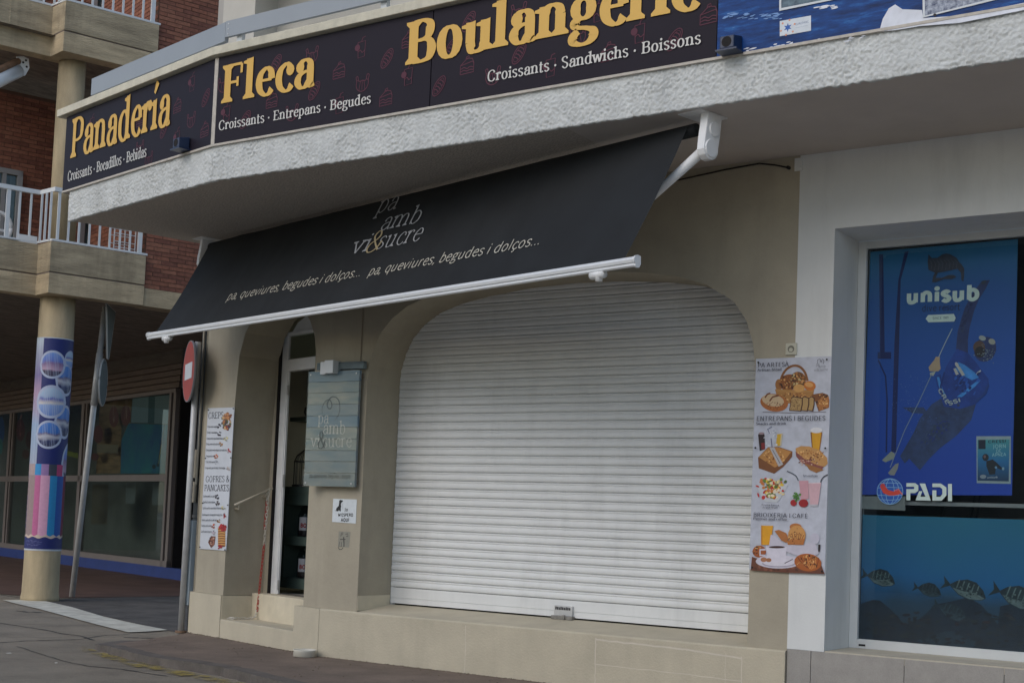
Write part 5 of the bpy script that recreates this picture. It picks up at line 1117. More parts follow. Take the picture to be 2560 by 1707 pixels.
    P2([(370, 1090), (625, 1105), (615, 1290), (385, 1295)], (214, 210, 222)); p.ell(W(498, 1105), 26, 4.5, (198, 194, 208), px=True); p.ell(W(505, 1112), 20, 3, (60, 32, 26), px=True)
    p.line([W(*q) for q in [(370, 1140), (300, 1145), (300, 1210), (370, 1215)]], .014, (206, 202, 214)); p.ell(W(345, 1265), 8, 6, (170, 115, 80), px=True); p.ell(W(405, 1270), 7, 5, (160, 105, 70), px=True)
    p.line([W(*q) for q in [(600, 1310), (700, 1260)]], .006, (70, 66, 80))
    p.ell(W(885, 1300), 34, 22, (170, 92, 38), .12, px=True, n=26)
    for k in range(8): p.line([W(*q) for q in cr([(760+k*36, 1215+abs(3-k)*6), (800+k*30, 1290), (880+k*16, 1385-abs(3-k)*6)])], .006, random.choice([(205, 140, 75), (120, 58, 24)]))
    specks(W, 885, 1300, 150, 90, 40, GO+BR, (1, 2.6))
    p.build('food_pictures', bp_)
    p = Print(BPF, .0002, .014)
    N = (14, 18, 40)
    p.l = .0125
    def wu(f, t, x0, y0, x1, y1, h, **k): (a, b), (c, d) = f(x0, y0), f(x1, y1); wpx(p, t, a, b, c, d, h/5.1, N, **k)
    SR = dict(weight=.070, thin=.03, serif=True)
    SR = dict(weight=.10, thin=.055); wu(U, 'PA ARTESÀ', 290, 306, 700, 292, 54, **SR); wu(U, 'Artisan bread', 288, 358, 605, 346, 32, weight=.13, thin=.06)
    wu(U, 'ENTREPANS I BEGUDES', 272, 1004, 1178, 1000, 60, **SR); wu(U, 'Snacks and drink', 268, 1056, 665, 1052, 32, weight=.13, thin=.06)
    wu(W, 'BRIOIXERIA I CAFÈ', 218, 740, 892, 758, 54, **SR); wu(W, 'Pastries and coffee', 218, 776, 634, 788, 30, weight=.13, thin=.06)
    wu(W, 'Fruita fresca', 322, 606, 535, 610, 22, weight=.1); wu(W, 'Fresh fruit', 334, 638, 520, 640, 22, weight=.1); wu(W, 'Smoothies', 828, 250, 1010, 252, 24, weight=.1)
    wu(U, 'pa', 1052, 290, 1100, 288, 36, weight=.05); wu(U, 'amb', 1085, 310, 1180, 308, 30, weight=.05); wu(U, 'vi&sucre', 1030, 358, 1210, 350, 34, weight=.05)
    p.ribbon([BPF.px(*U(*q)) for q in cr([(1075, 260), (1075, 215), (1110, 200), (1120, 240), (1140, 200), (1158, 225), (1150, 262)])], .003, N)
    for x, y in ((303, 243), (1196, 205), (264, 1355), (1176, 1360)): p.ell(U(x, y), 2.6, 2.6, (10, 12, 16), px=True, n=10)
    for x, y in ((208, 1360), (1062, 1407)): p.ell(W(x, y), 2.6, 2.6, (10, 12, 16), px=True, n=10)
    p.build('lettering', bp_)
food()

# crepe menu on the pier left of the door
cm = empty('crepe_menu', D(2.11, -.01, .885), 'narrow white crepe and waffle menu board on the pier left of the bakery door', 'menu board')
CF = DOORW.shifted(.010)
C4 = [CF.px(*q) for q in [(520, 1020), (586, 1018), (565, 1376), (499, 1371)]]
MB().add([CF.P(a, b, l) for l in (0, -.006) for a, b in C4], [(0, 3, 2, 1), (4, 5, 6, 7), (0, 1, 5, 4), (1, 2, 6, 5), (2, 3, 7, 6), (3, 0, 4, 7)]).build('menu_board', mat('menu_white', (.56, .59, .64), .5, .06, 7), cm)
p = Print(CF, .0002, .0008); Bk = (26, 30, 44)
V_ = lambda x, y: (480+x*.268, 980+y*.268)
def wv(t, x0, y0, x1, y1, h, **k): (a, b), (c, d) = V_(x0, y0), V_(x1, y1); wpx(p, t, a, b, c, d, h*.268, Bk, **k)
SR = dict(weight=.10, thin=.05, serif=True)
wv('CREPS', 150, 248, 292, 242, 58, **SR); wv('GOFRES &', 126, 838, 348, 836, 56, **SR); wv('PANCAKES', 114, 920, 346, 922, 58, **SR)
for t, x0, x1, y in (('Crep amb nutella', 146, 242, 330), ('Crep 3 xocolates', 142, 238, 384), ('Crep amb xocolata blanca', 138, 298, 440), ('Crep amb dulce de llet', 134, 262, 492), ('Crep amb melmelada de maduixa', 132, 326, 548), ('Crep amb mel', 132, 212, 604), ('Crep amb sucre', 130, 214, 658), ('Crep amb pernil dolç i formatge', 126, 312, 714),
                     ('Gofre amb nutella', 108, 224, 978), ('Gofre 3 xocolates', 106, 218, 1032), ('Gofre amb xocolata blanca', 102, 278, 1088), ('Gofre amb sirope de maduixa', 98, 286, 1150), ('Gofre amb dulce de llet', 95, 236, 1200), ('Gofre amb mel', 92, 186, 1252), ('Gofre amb sucre', 90, 188, 1306)):
    wv(t, x0, y, x1, y, 17, weight=.11)
p.build('lettering', cm)
p = Print(CF, .0002, .0016)
def bl(cx, cy, rx, ry, n, cols, s):
    for _ in range(n):
        t = random.uniform(0, 6.28); r = math.sqrt(random.random()); p.ell(V_(cx+rx*r*math.cos(t), cy+ry*r*math.sin(t)), random.uniform(*s), random.uniform(*s), random.choice(cols), random.uniform(0, 3), n=6, px=True)
bl(318, 280, 42, 70, 70, [(170, 110, 60), (60, 40, 45), (200, 160, 110), (40, 45, 70), (150, 50, 45), (90, 100, 60)], (1.5, 4.5))
bl(342, 222, 26, 30, 16, [(190, 130, 80), (130, 75, 45)], (2, 4))
for y0 in range(1270, 1430, 22): p.ell(V_(278, y0), 10, 3.6, (200, 150, 80), px=True, n=12); p.ell(V_(278, y0+9), 9.5, 2.4, (120, 60, 35), px=True, n=12)
bl(288, 1262, 30, 26, 22, [(150, 25, 30), (180, 40, 45)], (2, 4)); bl(262, 1445, 18, 16, 8, [(150, 25, 30)], (2, 3.5))
p.pp([V_(*q) for q in [(152, 1400), (180, 1340), (222, 1345), (212, 1420), (180, 1452)]], (110, 66, 52)); bl(190, 1390, 30, 40, 16, [(150, 100, 80), (70, 40, 34), (190, 150, 130)], (1.5, 3))
for x, y, c in ((256, 320, (50, 40, 60)), (260, 386, (60, 50, 60)), (318, 432, (215, 205, 150)), (276, 484, (170, 120, 60)), (346, 548, (165, 40, 42)), (228, 598, (200, 110, 50)), (232, 655, (170, 175, 185)), (338, 710, (190, 180, 175)), (236, 976, (60, 45, 60)), (240, 1036, (80, 70, 70)), (294, 1078, (215, 205, 150)), (306, 1150, (165, 40, 42)), (256, 1200, (170, 120, 60)), (204, 1250, (200, 90, 45)), (204, 1304, (180, 170, 180))):
    bl(x, y, 16, 20, 7, [c, tuple(int(q*.7) for q in c)], (1.2, 2.6))
for x, y in ((156, 166), (388, 153), (128, 616), (364, 612), (102, 1034), (336, 1052), (76, 1443), (310, 1470)): p.ell(V_(x, y), 1.8, 1.8, (14, 16, 20), px=True, n=8)
p.build('food_pictures', cm)

# handrail and chain in the doorway
hr = empty('handrail', D(1.78, .24, 1.4), 'short cream painted handrail on the left side of the door recess', 'handrail')
M_hr = mat('cream_painted_steel', (.46, .42, .33), .5, .1, 7)
ra = D(1.745, .02, 1.345); rb = D(1.735, .44, 1.535)
MB().tube([ra, rb], .012, 8).build('rail', M_hr, hr, smooth=True)
for t in (.12, .85):
    q = ra.lerp(rb, t); MB().tube([q, q+Vector((0, 0, -.06)), q+DD*.09+Vector((0, 0, -.062))], .010, 8).build('bracket', M_hr, hr, smooth=True)
ch = empty('chain', D(1.72, .3, .2), 'red and white plastic chain hanging from the handrail down to the door step', 'chain')
M_cr = mat('red_plastic', (.42, .035, .025), .5, .15, 12); M_cw = mat('offwhite_plastic', (.58, .55, .48), .5, .15, 12)
def link_mesh(name, m):
    V = []; Fc = []; n1, n2 = 12, 5
    for i in range(n1):
        t = 2*math.pi*i/n1; c = Vector((.0085*math.cos(t), 0, .0085*math.sin(t)+(.0095 if math.sin(t) > 0 else -.0095))); r = Vector((math.cos(t), 0, math.sin(t)))
        for j in range(n2): u = 2*math.pi*j/n2; V.append(c+r*.0032*math.cos(u)+Vector((0, .0032*math.sin(u), 0)))
    for i in range(n1):
        for j in range(n2): Fc.append((i*n2+j, ((i+1) % n1)*n2+j, ((i+1) % n1)*n2+(j+1) % n2, i*n2+(j+1) % n2))
    me = bpy.data.meshes.new(name); me.from_pydata(V, [], Fc); me.materials.append(m); me.polygons.foreach_set('use_smooth', [True]*len(Fc)); return me
ML = {'r': link_mesh('red_link', M_cr), 'w': link_mesh('white_link', M_cw)}
def chain_run(P, seq):
    pts = [Vector(q) for q in P]; L = [0]
    for i in range(1, len(pts)): L.append(L[-1]+(pts[i]-pts[i-1]).length)
    pitch = .0285; k = 0; d = 0
    while d < L[-1]:
        i = max(j for j in range(len(L)) if L[j] <= d); i = min(i, len(pts)-2)
        t = (d-L[i])/((L[i+1]-L[i]) or 1); q = pts[i].lerp(pts[i+1], t); dr = (pts[i+1]-pts[i]).normalized()
        o = bpy.data.objects.new('link', ML[seq(d/L[-1])]); COL.objects.link(o); o.parent = ch
        rot = dr.to_track_quat('Z', 'Y').to_matrix().to_4x4() @ Matrix.Rotation(math.pi/2*(k % 2)+.3, 4, 'Z')
        o.matrix_local = Matrix.Translation(q-ch.location) @ rot @ Matrix.Scale(1.25, 4); k += 1; d += pitch*1.25
top_ = ra.lerp(rb, .90)+Vector((0, 0, -.01)); foot = D(1.70, .285, .215)
chain_run([top_, D(1.73, .37, .90), D(1.71, .32, .28), foot], lambda t: 'w' if t < .42 or t > .95 else 'r')
chain_run([top_+Vector((-.015, 0, -.02)), D(1.745, .375, 1.1)], lambda t: 'r' if t > .2 else 'w')
chain_run([foot, D(1.72, .24, .204), D(1.75, .16, .204), D(1.74, .10, .206), D(1.78, .06, .204), D(1.72, .05, .207), D(1.76, .03, .204)], lambda t: 'w')

# white bowl on the pavement
bw_ = empty('water_bowl', (-4.47, -.20, .004), 'low round white bowl on the pavement at the plinth corner', 'bowl')
MB().lathe((-4.52, -.16, .004), [(.09, 0), (.105, .004), (.10, .05), (.108, .062), (.10, .064), (.088, .05), (.082, .02)], 28).build('bowl', mat('cream_bowl_plastic', (.62, .60, .52), .5, .05, 6), bw_, smooth=True)
MB().lathe((-4.52, -.16, .03), [(.086, 0), (.086, .002)], 28).build('water', mat('dark_water', (.10, .10, .08), .1, .1, 5), bw_)

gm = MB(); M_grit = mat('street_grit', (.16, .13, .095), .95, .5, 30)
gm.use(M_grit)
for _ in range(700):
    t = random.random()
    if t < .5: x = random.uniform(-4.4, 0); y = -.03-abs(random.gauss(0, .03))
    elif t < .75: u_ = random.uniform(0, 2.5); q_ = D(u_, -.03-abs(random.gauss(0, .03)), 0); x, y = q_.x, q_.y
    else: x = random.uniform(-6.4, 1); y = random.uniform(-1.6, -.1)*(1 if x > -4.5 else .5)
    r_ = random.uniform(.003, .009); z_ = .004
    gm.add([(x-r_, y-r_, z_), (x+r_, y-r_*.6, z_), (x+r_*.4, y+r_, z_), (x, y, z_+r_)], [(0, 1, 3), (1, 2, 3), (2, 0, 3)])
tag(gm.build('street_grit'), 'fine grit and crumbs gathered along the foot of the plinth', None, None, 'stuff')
# no entry sign
ne = empty('no_entry_sign', (-7.02, .68, 0), 'round red no entry sign with white bar on a grey pole at the bakery corner', 'traffic sign')
NB = Vector((-7.02, .66, 0)); top_ = Vector((-6.93, .60, 3.05))
MB().tube([NB+Vector((0, 0, -.05)), NB.lerp(top_, .5), top_], .033, 14).build('pole', M_galv, ne, smooth=True)
MB().tube([NB+Vector((0, 0, -.01)), NB+Vector((0, 0, .012))], .06, 14).build('base_collar', mat('rusty_steel', (.22, .14, .09), .8, .3, 20), ne)
nn = Vector((-.535, -.845, 0)); ax = Vector((.845, -.535, 0)); cz = Vector((-6.985, .545, 2.735))
NFm = Frame(cz, ax, nn)
def disc(fr, r, z0, z1, nseg=40):
    v = [fr.P(r*math.cos(2*math.pi*k/nseg), r*math.sin(2*math.pi*k/nseg), l) for l in (z0, z1) for k in range(nseg)]
    return MB().add(v, [tuple(range(nseg-1, -1, -1)), tuple(range(nseg, 2*nseg))]+[(i, (i+1) % nseg, nseg+(i+1) % nseg, nseg+i) for i in range(nseg)])
disc(NFm, .325, -.012, .006).build('sign_plate', mat('grey_sign_back', (.28, .29, .31), .5, .1, 5, metal=.3), ne)
p = Print(NFm, .0005, .0065); p.poly([(.315*math.cos(2*math.pi*k/40), .315*math.sin(2*math.pi*k/40)) for k in range(40)], M_red); p.build('red_face', ne)
p = Print(NFm, .0005, .0080); p.poly([(-.20, -.085), (.20, -.085), (.20, .085), (-.20, .085)], mat('sign_white', (.56, .60, .64), .5, .08, 9)); p.build('white_bar', ne)
for z in (-.15, .15): MB().tube([NFm.P(.0, z, -.012), NFm.P(.02, z, -.07)], .02, 8).build('clamp', M_galv, ne)

# leaning pole with two signs seen from behind
lp = empty('leaning_signpost', (-12.83, 3.85, ZR), 'leaning galvanised post with a triangular and a round road sign seen edge on', 'traffic sign')
a = Vector((-12.83, 3.85, ZR)); b = Vector((-12.42, 3.814, 4.235))
MB().tube([a, a.lerp(b, .5), b], .043, 14).build('pole', M_galv, lp, smooth=True)
MB().tube([a.lerp(b, .66), a.lerp(b, .84)], .052, 14).build('sleeve', M_galv, lp, smooth=True)
vv = Vector((-.773, .635, 0)); rr = Vector((.635, .773, 0)); ax = (rr*.15+vv*.989).normalized(); nb = Vector((-ax.y, ax.x, 0)); nb = nb if nb.dot(CAM-a) > 0 else -nb
M_back = mat('sign_back_painted_shade', (.12, .14, .14), .6, .15, 5, metal=.2)  # dark tone, the shade on the plate backs put into the colour
def pl_sign(c, poly, name):
    fr = Frame(c, ax, nb); n_ = len(poly); v = [fr.P(x, y, l) for l in (-.012, .012) for x, y in poly]
    o = MB().add(v, [tuple(range(n_-1, -1, -1)), tuple(range(n_, 2*n_))]+[(i, (i+1) % n_, n_+(i+1) % n_, n_+i) for i in range(n_)]).build(name, M_back, lp)
    mb = MB(); 
    ring = [fr.P(x, y, 0) for x, y in poly]; mb.tube(ring+[ring[0], ring[1]], .014, 6); mb.build('rim', mat('rim_painted_light', (.50, .50, .48), .4, .1, 5), o)  # pale tone, the light on the folded rim put into the colour
c1 = a.lerp(b, .905)+rr*.10
pl_sign(Vector((c1.x, c1.y, 3.87)), [(-.45, .36), (.45, .36), (.40, .30), (.05, -.40), (-.05, -.40), (-.40, .30)][::-1], 'triangle_plate')
c2 = a.lerp(b, .76)+rr*.085
pl_sign(Vector((c2.x, c2.y, 3.12)), [(.345*math.cos(2*math.pi*k/32), .345*math.sin(2*math.pi*k/32)) for k in range(32)], 'round_plate')
for t in (.81, .70, .86, .985):
    q = a.lerp(b, t); MB().tube([q-rr*.045, q+rr*.09], .016, 8).build('clamp', M_iron, lp)

# ------------------------------------------------------------------ the concrete building on the left
CC = Vector((-12.399, 2.961, 0)); tb = rad(18.5); EE = Vector((math.sin(tb), math.cos(tb), 0)); NW = Vector((math.cos(tb), -math.sin(tb), 0))
def B(s, w, z): return CC+EE*s+NW*w+Vector((0, 0, z))
TB = lambda v: B(v.x, v.y, v.z)
ab = empty('apartment_building', CC, 'brown concrete and red brick apartment building with white railed balconies over a dark arcade', 'building')
MB().lathe((CC.x, CC.y, ZR), [(.262, 0), (.262, .05), (.25, .12), (.246, .6), (.243, 4.62)], 40).build('column', M_column, ab, smooth=True)
MB().lathe((CC.x, CC.y, 4.9), [(.19, 0), (.19, 2.9)], 32).build('column', M_column, ab, smooth=True)
DZ = 3.43
for lvl in (0, 1):
    z = lvl*DZ
    # downstand beam along the edge, jogging round the column
    W0, W1 = .07, .45
    beam = [(-2.6, W0), (-.345, W0), (-.30, W1), (1.09, W1), (1.09, W1-.25), (-.05, W1-.25), (-.15, W0-.22), (-2.6, W0-.22)]
    MB().prism(beam, 4.215+z, 4.500+z, TB).build('edge_beam', M_concrete, ab, bevel=.006)
    par = [(-2.6, W0), (-.345, W0), (-.30, W1), (1.09, W1), (1.09, -3.6), (-2.6, -3.6)]
    ins = [(-2.6, W0-.015), (-.345, W0-.015), (-.30, W1-.015), (1.085, W1-.015), (1.085, -3.6), (-2.6, -3.6)]
    MB().prism(ins, 4.500+z, 4.520+z, TB).build('shadow_groove', M_louvre, ab)
    MB().prism(par, 4.520+z, 4.940+z, TB).build('balcony_slab', M_concrete_d, ab, bevel=.006)
    # formwork joint
    MB().box((-.95, W0+.0008, 4.53+z), (-.93, W0+.003, 4.93+z), TB).build('formwork_ridge', M_concrete, ab)
    # railing
    ra_ = empty('railing', (0, 0, 0), parent=ab)
    ra_.location = -Vector(ab.location)*0
    def rb_box(s0, s1, w0, w1, z0, z1, nm='rail'): return MB().box((s0, w0, z0), (s1, w1, z1), TB).build(nm, M_metalw, ra_)
    zt_ = 5.655+z; zb_ = 4.955+z
    for (za, zb2, th) in ((zt_, zt_+.06, .03), (zb_, zb_+.03, .022)):
        rb_box(-2.6, -.36, W0-.05-th, W0-.05+th, za, zb2); rb_box(-.28, 1.12, W1-.05-th, W1-.05+th, za, zb2)
        MB().prism([(-.36, W0-.05-th), (-.36, W0-.05+th), (-.28, W1-.05+th), (-.28, W1-.05-th)][::-1], za, zb2, TB).build('rail', M_metalw, ra_)
    ba = MB().box((-.014, -.010, 0), (.014, .010, .68)).build('baluster', M_metalw, ra_)
    me = ba.data; bpy.data.objects.remove(ba); me.transform(Matrix.Translation(Vector(ab.location)))
    def bal(s, w, sc=1.0):
        o = bpy.data.objects.new('baluster', me); COL.objects.link(o); o.parent = ra_
        o.matrix_local = Matrix.Translation(B(s, w, zb_+.02)-Vector(ab.location)) @ Matrix.Rotation(-tb+math.pi/2, 4, 'Z') @ Matrix.Diagonal((sc, sc, 1, 1))
    for k in range(9): bal(-.20+.150*k, W1-.05, 2.1 if k == 8 else (1.3 if k == 0 else 1))
    for k in range(13): bal(-.47-.158*k, W0-.05, 1.9 if k % 5 == 2 else 1)
    for k in range(3): bal(-.345+.022*k, W0+.03+.13*k)
    # recess behind: back wall with windows, right cheek
    z0, z1 = 4.94+z, 7.65+z
    BWF = Frame(B(0, -2.0, 0), EE, NW); WB = -2.0
    MB().box((-2.6, WB-.1, z0), (1.3, WB, z1), TB).build('recess_wall', M_mortar, ab)
    bk = MB()
    for r_ in range(int((z1-z0)/.065)):
        zz = z0+r_*.065
        for c in range(14):
            s_ = .95-.25*c-(.125 if r_ % 2 else 0); bk.use(random.choice(M_brick)); bk.box((s_, WB, zz), (s_+.24, WB+.008, zz+.055), TB)
        for c in range(9):
            w_ = .38-.25*c-(.125 if r_ % 2 else 0); bk.use(random.choice(M_brick)); bk.box((1.082, w_-.24, zz), (1.09, w_, zz+.055), TB)
    o = bk.build('recess_bricks', None, ab); tag(o, None, None, None, 'stuff')
    MB().box((1.09, WB, z0), (1.14, .38, z1), TB).build('recess_cheek', M_mortar, ab)
    cols = [BWF.px(x, 570)[0] for x in (196, 306, -46, 46)] if lvl == 0 else [BWF.px(x, 40)[0] for x in (226, 352, 20, 100)]
    for (s0, s1), hh in (((cols[0], cols[1]), 2.2), ((cols[2], cols[3]), BWF.px(20, 424)[1]-z0 if lvl == 0 else 2.2)):
        f = MB(); f.box((s0, WB, z0), (s0+.08, WB+.07, z0+hh), TB); f.box((s1-.08, WB, z0), (s1, WB+.07, z0+hh), TB); f.box((s0, WB, z0+hh-.08), (s1, WB+.07, z0+hh), TB); f.box(((s0+s1)/2-.03, WB, z0), ((s0+s1)/2+.03, WB+.06, z0+hh-.05), TB)
        wf_ = f.build('window', mat('grey_window_frame', (.30, .30, .30), .5, .05, 4), ab)
        MB().box((s0+.05, WB+.015, z0), (s1-.05, WB+.02, z0+hh-.04), TB).build('pane', M_glass_d, wf_)
        MB().box((s0+.05, WB+.009, z0), (s1-.05, WB+.011, z0+hh-.04), TB).build('curtain', mat('grey_blue_curtain', (.17, .19, .21), .8, .45, 3, stretch=(9, 9, 1)), wf_)
# ceilings
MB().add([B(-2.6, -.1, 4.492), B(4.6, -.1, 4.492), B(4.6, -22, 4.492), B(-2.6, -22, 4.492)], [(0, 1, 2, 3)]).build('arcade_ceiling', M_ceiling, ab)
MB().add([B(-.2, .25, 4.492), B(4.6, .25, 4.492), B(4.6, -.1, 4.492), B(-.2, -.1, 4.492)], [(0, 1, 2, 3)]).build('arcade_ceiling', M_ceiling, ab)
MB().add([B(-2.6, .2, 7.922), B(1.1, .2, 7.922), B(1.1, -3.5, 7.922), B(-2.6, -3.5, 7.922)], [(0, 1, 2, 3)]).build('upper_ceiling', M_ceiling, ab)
# brick wall right of the balconies
SB0, SB1 = 1.10, 2.60
MB().box((SB0+.002, .10, 4.215), (3.4, .425, 4.475), TB).build('edge_beam', M_concrete, ab)
bwall = MB().box((SB0, .05, 4.48), (SB1, .395, 11), TB).build('brick_wall', M_mortar, ab)
bm = [MB().box((0, -.012, 0), (.24, 0, .052)).build('brick', m_, bwall) for m_ in M_brick]
mes = [o.data for o in bm]
for o in bm: bpy.data.objects.remove(o)
for me_ in mes:
    me_.transform(Matrix.Translation(Vector(ab.location)))
cnt = 0; rest = MB(); h_ = .0625
R_ = Matrix(((EE.x, NW.x, 0, 0), (EE.y, NW.y, 0, 0), (0, 0, 1, 0), (0, 0, 0, 1)))
for r_ in range(int((11-4.49)/h_)):
    zz = 4.485+h_*r_
    for c in range(7):
        s0 = SB0+.25*c-(.125 if r_ % 2 else 0); s1 = s0+.24
        if s0 >= SB1: continue
        a0 = max(s0, SB0); a1 = min(s1, SB1)
        vis = (4.45 < zz < 5.75 and a0 < 2.1) or (7.0 < zz < 8.95)
        wv_ = random.uniform(.398, .405)
        if vis and cnt < 295 and a1-a0 > .05:
            me_ = random.choice(mes); o = bpy.data.objects.new('brick', me_); COL.objects.link(o); o.parent = bwall
            o.matrix_local = Matrix.Translation(B(a0, wv_, zz)-Vector(ab.location)) @ R_ @ Matrix.Diagonal(((a1-a0)/.24, 1, 1, 1)); cnt += 1
        else:
            rest.use(random.choice(M_brick)); rest.box((a0, .395, zz), (a1, wv_, zz+.052), TB)
rs = rest.build('distant_bricks', None, bwall); rs['kind'] = 'stuff'
# shopfront under the arcade
SS = 4.60
fr = MB(); FX = lambda w0, w1, z0, z1, d0=-.05, d1=.05: fr.box((SS+d0, w0, z0), (SS+d1, w1, z1), TB)
FX(-6.50, -6.40, .15, 3.66); FX(-6.32, -6.20, .15, 3.66, -.04, .05); FX(-24, -6.2, .15, .27); FX(-24, -6.5, 1.85, 1.985); FX(-24, -6.2, 3.62, 3.70)
for w in (-11.4, -16.6, -21.5): FX(w, w+.17, .27, 3.62); FX(w+.28, w+.36, .27, 3.62)
sf = fr.build('shopfront', M_sframe, ab)
for w0, w1 in ((-11.05, -6.5), (-16.25, -11.4), (-21.2, -16.6)):
    for z0, z1 in ((.27, 1.85), (1.985, 3.62)): MB().box((SS-.008, w0, z0), (SS, w1, z1), TB).build('pane', M_glass_d, sf)
MB().box((SS-.07, -24, ZR), (SS+.05, -4.9, .15), TB).build('blue_plinth', M_blue, ab)
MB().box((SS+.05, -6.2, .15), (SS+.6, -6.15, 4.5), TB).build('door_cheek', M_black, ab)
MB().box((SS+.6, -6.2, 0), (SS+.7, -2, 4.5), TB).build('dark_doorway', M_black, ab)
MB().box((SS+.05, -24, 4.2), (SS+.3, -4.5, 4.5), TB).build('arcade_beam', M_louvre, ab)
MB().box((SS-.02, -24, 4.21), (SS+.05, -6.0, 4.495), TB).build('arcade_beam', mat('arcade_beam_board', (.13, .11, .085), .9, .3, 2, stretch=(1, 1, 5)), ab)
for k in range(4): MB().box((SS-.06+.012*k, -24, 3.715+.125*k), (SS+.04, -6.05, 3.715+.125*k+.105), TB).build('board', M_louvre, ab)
MB().box((SS+.045, -24, 3.70), (SS+.09, -6.05, 4.21), TB).build('board_backing', M_black, ab)
MB().box((SS-.02, -6.05, 3.70), (SS+.3, -5.0, 4.495), TB).build('corner_post', mat('slate_panel', (.05, .052, .06), .7, .2, 3), ab)
it = MB(); it.box((SS+1.6, -24, 0), (SS+1.65, -6.2, 4.2), TB); it.box((SS+.06, -24, .1), (SS+1.6, -6.2, .14), TB); it.box((SS+.06, -24, 3.75), (SS+1.6, -6.2, 3.8), TB); it.box((SS+.06, -6.28, .14), (SS+1.6, -6.22, 3.75), TB)
it.build('shop_interior', mat('green_grey_interior', (.125, .13, .12), .9, .25, 1.2), ab)
# prints and stock behind the shop glass
sp = empty('surf_poster', B(SS+.04, -7, 2), 'teal kitesurf poster behind the glass of the arcade shop', 'poster')
SHF = Frame(B(SS+.03, 0, 0), NW, -EE)
p = Print(SHF, .002, .002)
M_teal = mat('printed_teal_water', srgb((30, 108, 112)), .6, .5, 1.3, col2=srgb((10, 66, 130)))
p.pp([(322, 1058), (428, 1062), (422, 1183), (302, 1183), (304, 1100)], M_teal)
p.line([(412, 1062), (403, 1110), (392, 1165)], .06, (30, 60, 90)); p.line([(404, 1110), (396, 1165)], .03, (150, 140, 60)); p.ell((385, 1166), 5, 6, (12, 40, 52), px=True, n=8); p.ell((395, 1162), 3, 5, (12, 40, 52), px=True, n=8)
p.build('poster_sheet', sp)
lw = empty('light_panels', B(SS+.04, -7, 3), 'two pale blue panels above the teal poster in the arcade shop', 'panel')
p = Print(SHF, .002, .002); p.pp([(332, 993), (372, 991), (370, 1057), (328, 1056)], (112, 134, 148)); p.pp([(388, 990), (428, 987), (425, 1060), (386, 1058)], (112, 132, 144)); p.pp([(372, 991), (388, 990), (386, 1058), (370, 1057)], (40, 80, 92)); p.build('panel', lw)
wd = empty('slatted_stand', B(SS+.3, -9, .1), 'brown slatted wooden stand with round red letter discs inside the arcade shop', 'display')
SH2 = Frame(B(SS+.25, 0, 0), NW, -EE)
p = Print(SH2, .004, .0); p.pp([(250, 1000), (330, 995), (326, 1060), (304, 1062), (300, 1183), (240, 1183)], mat('slatted_wood', (.26, .16, .08), .8, .5, 1.5, stretch=(1, 1, 9))); p.build('slat_wall', wd)
p = Print(SHF, .003, .004)
for x, y, t in ((285, 1042, 'C'), (315, 1038, 'N')):
    p.ell((x, y), 12, 26, (105, 40, 30), px=True); a_ = p.fr.px(x-4, y+10); write(p, t, a_, .16, .5, (150, 110, 95), .12)
p.ell((246, 1085), 12, 22, (95, 25, 22), px=True); p.ell((238, 1142), 10, 9, (90, 24, 20), px=True); p.pp([(243, 1110), (296, 1112), (295, 1133), (242, 1131)], (118, 104, 84))
p.ell((52, 1075), 11, 28, (85, 22, 26), px=True); a_ = p.fr.px(48, 1087); write(p, 'E', a_, .2, .5, (130, 70, 70), .12); p.ell((65, 1135), 9, 12, (80, 26, 22), px=True); p.ell((75, 1100), 10, 22, (70, 22, 20), px=True)
p.ell((4, 1075), 8, 34, (20, 66, 130), px=True); p.ell((2, 1115), 6, 20, (60, 120, 120), px=True)
p.pp([(166, 1126), (196, 1132), (196, 1146), (168, 1138)], (120, 126, 30)); p.build('letter_disc', wd)
rf = empty('wall_notices', B(SS+.5, -8, 1), 'pale sheets pinned inside the lower arcade shop window', 'notice')
SH3 = Frame(B(SS+.6, 0, 0), NW, -EE); p = Print(SH3, .003, .002)
for q, c in (([(315, 1206), (340, 1206), (338, 1258), (314, 1258)], (100, 106, 108)), ([(382, 1206), (418, 1206), (416, 1262), (380, 1262)], (98, 104, 106)), ([(232, 1210), (272, 1210), (268, 1310), (228, 1310)], (80, 70, 52))): p.pp(q, c)
p.build('sheet', rf)

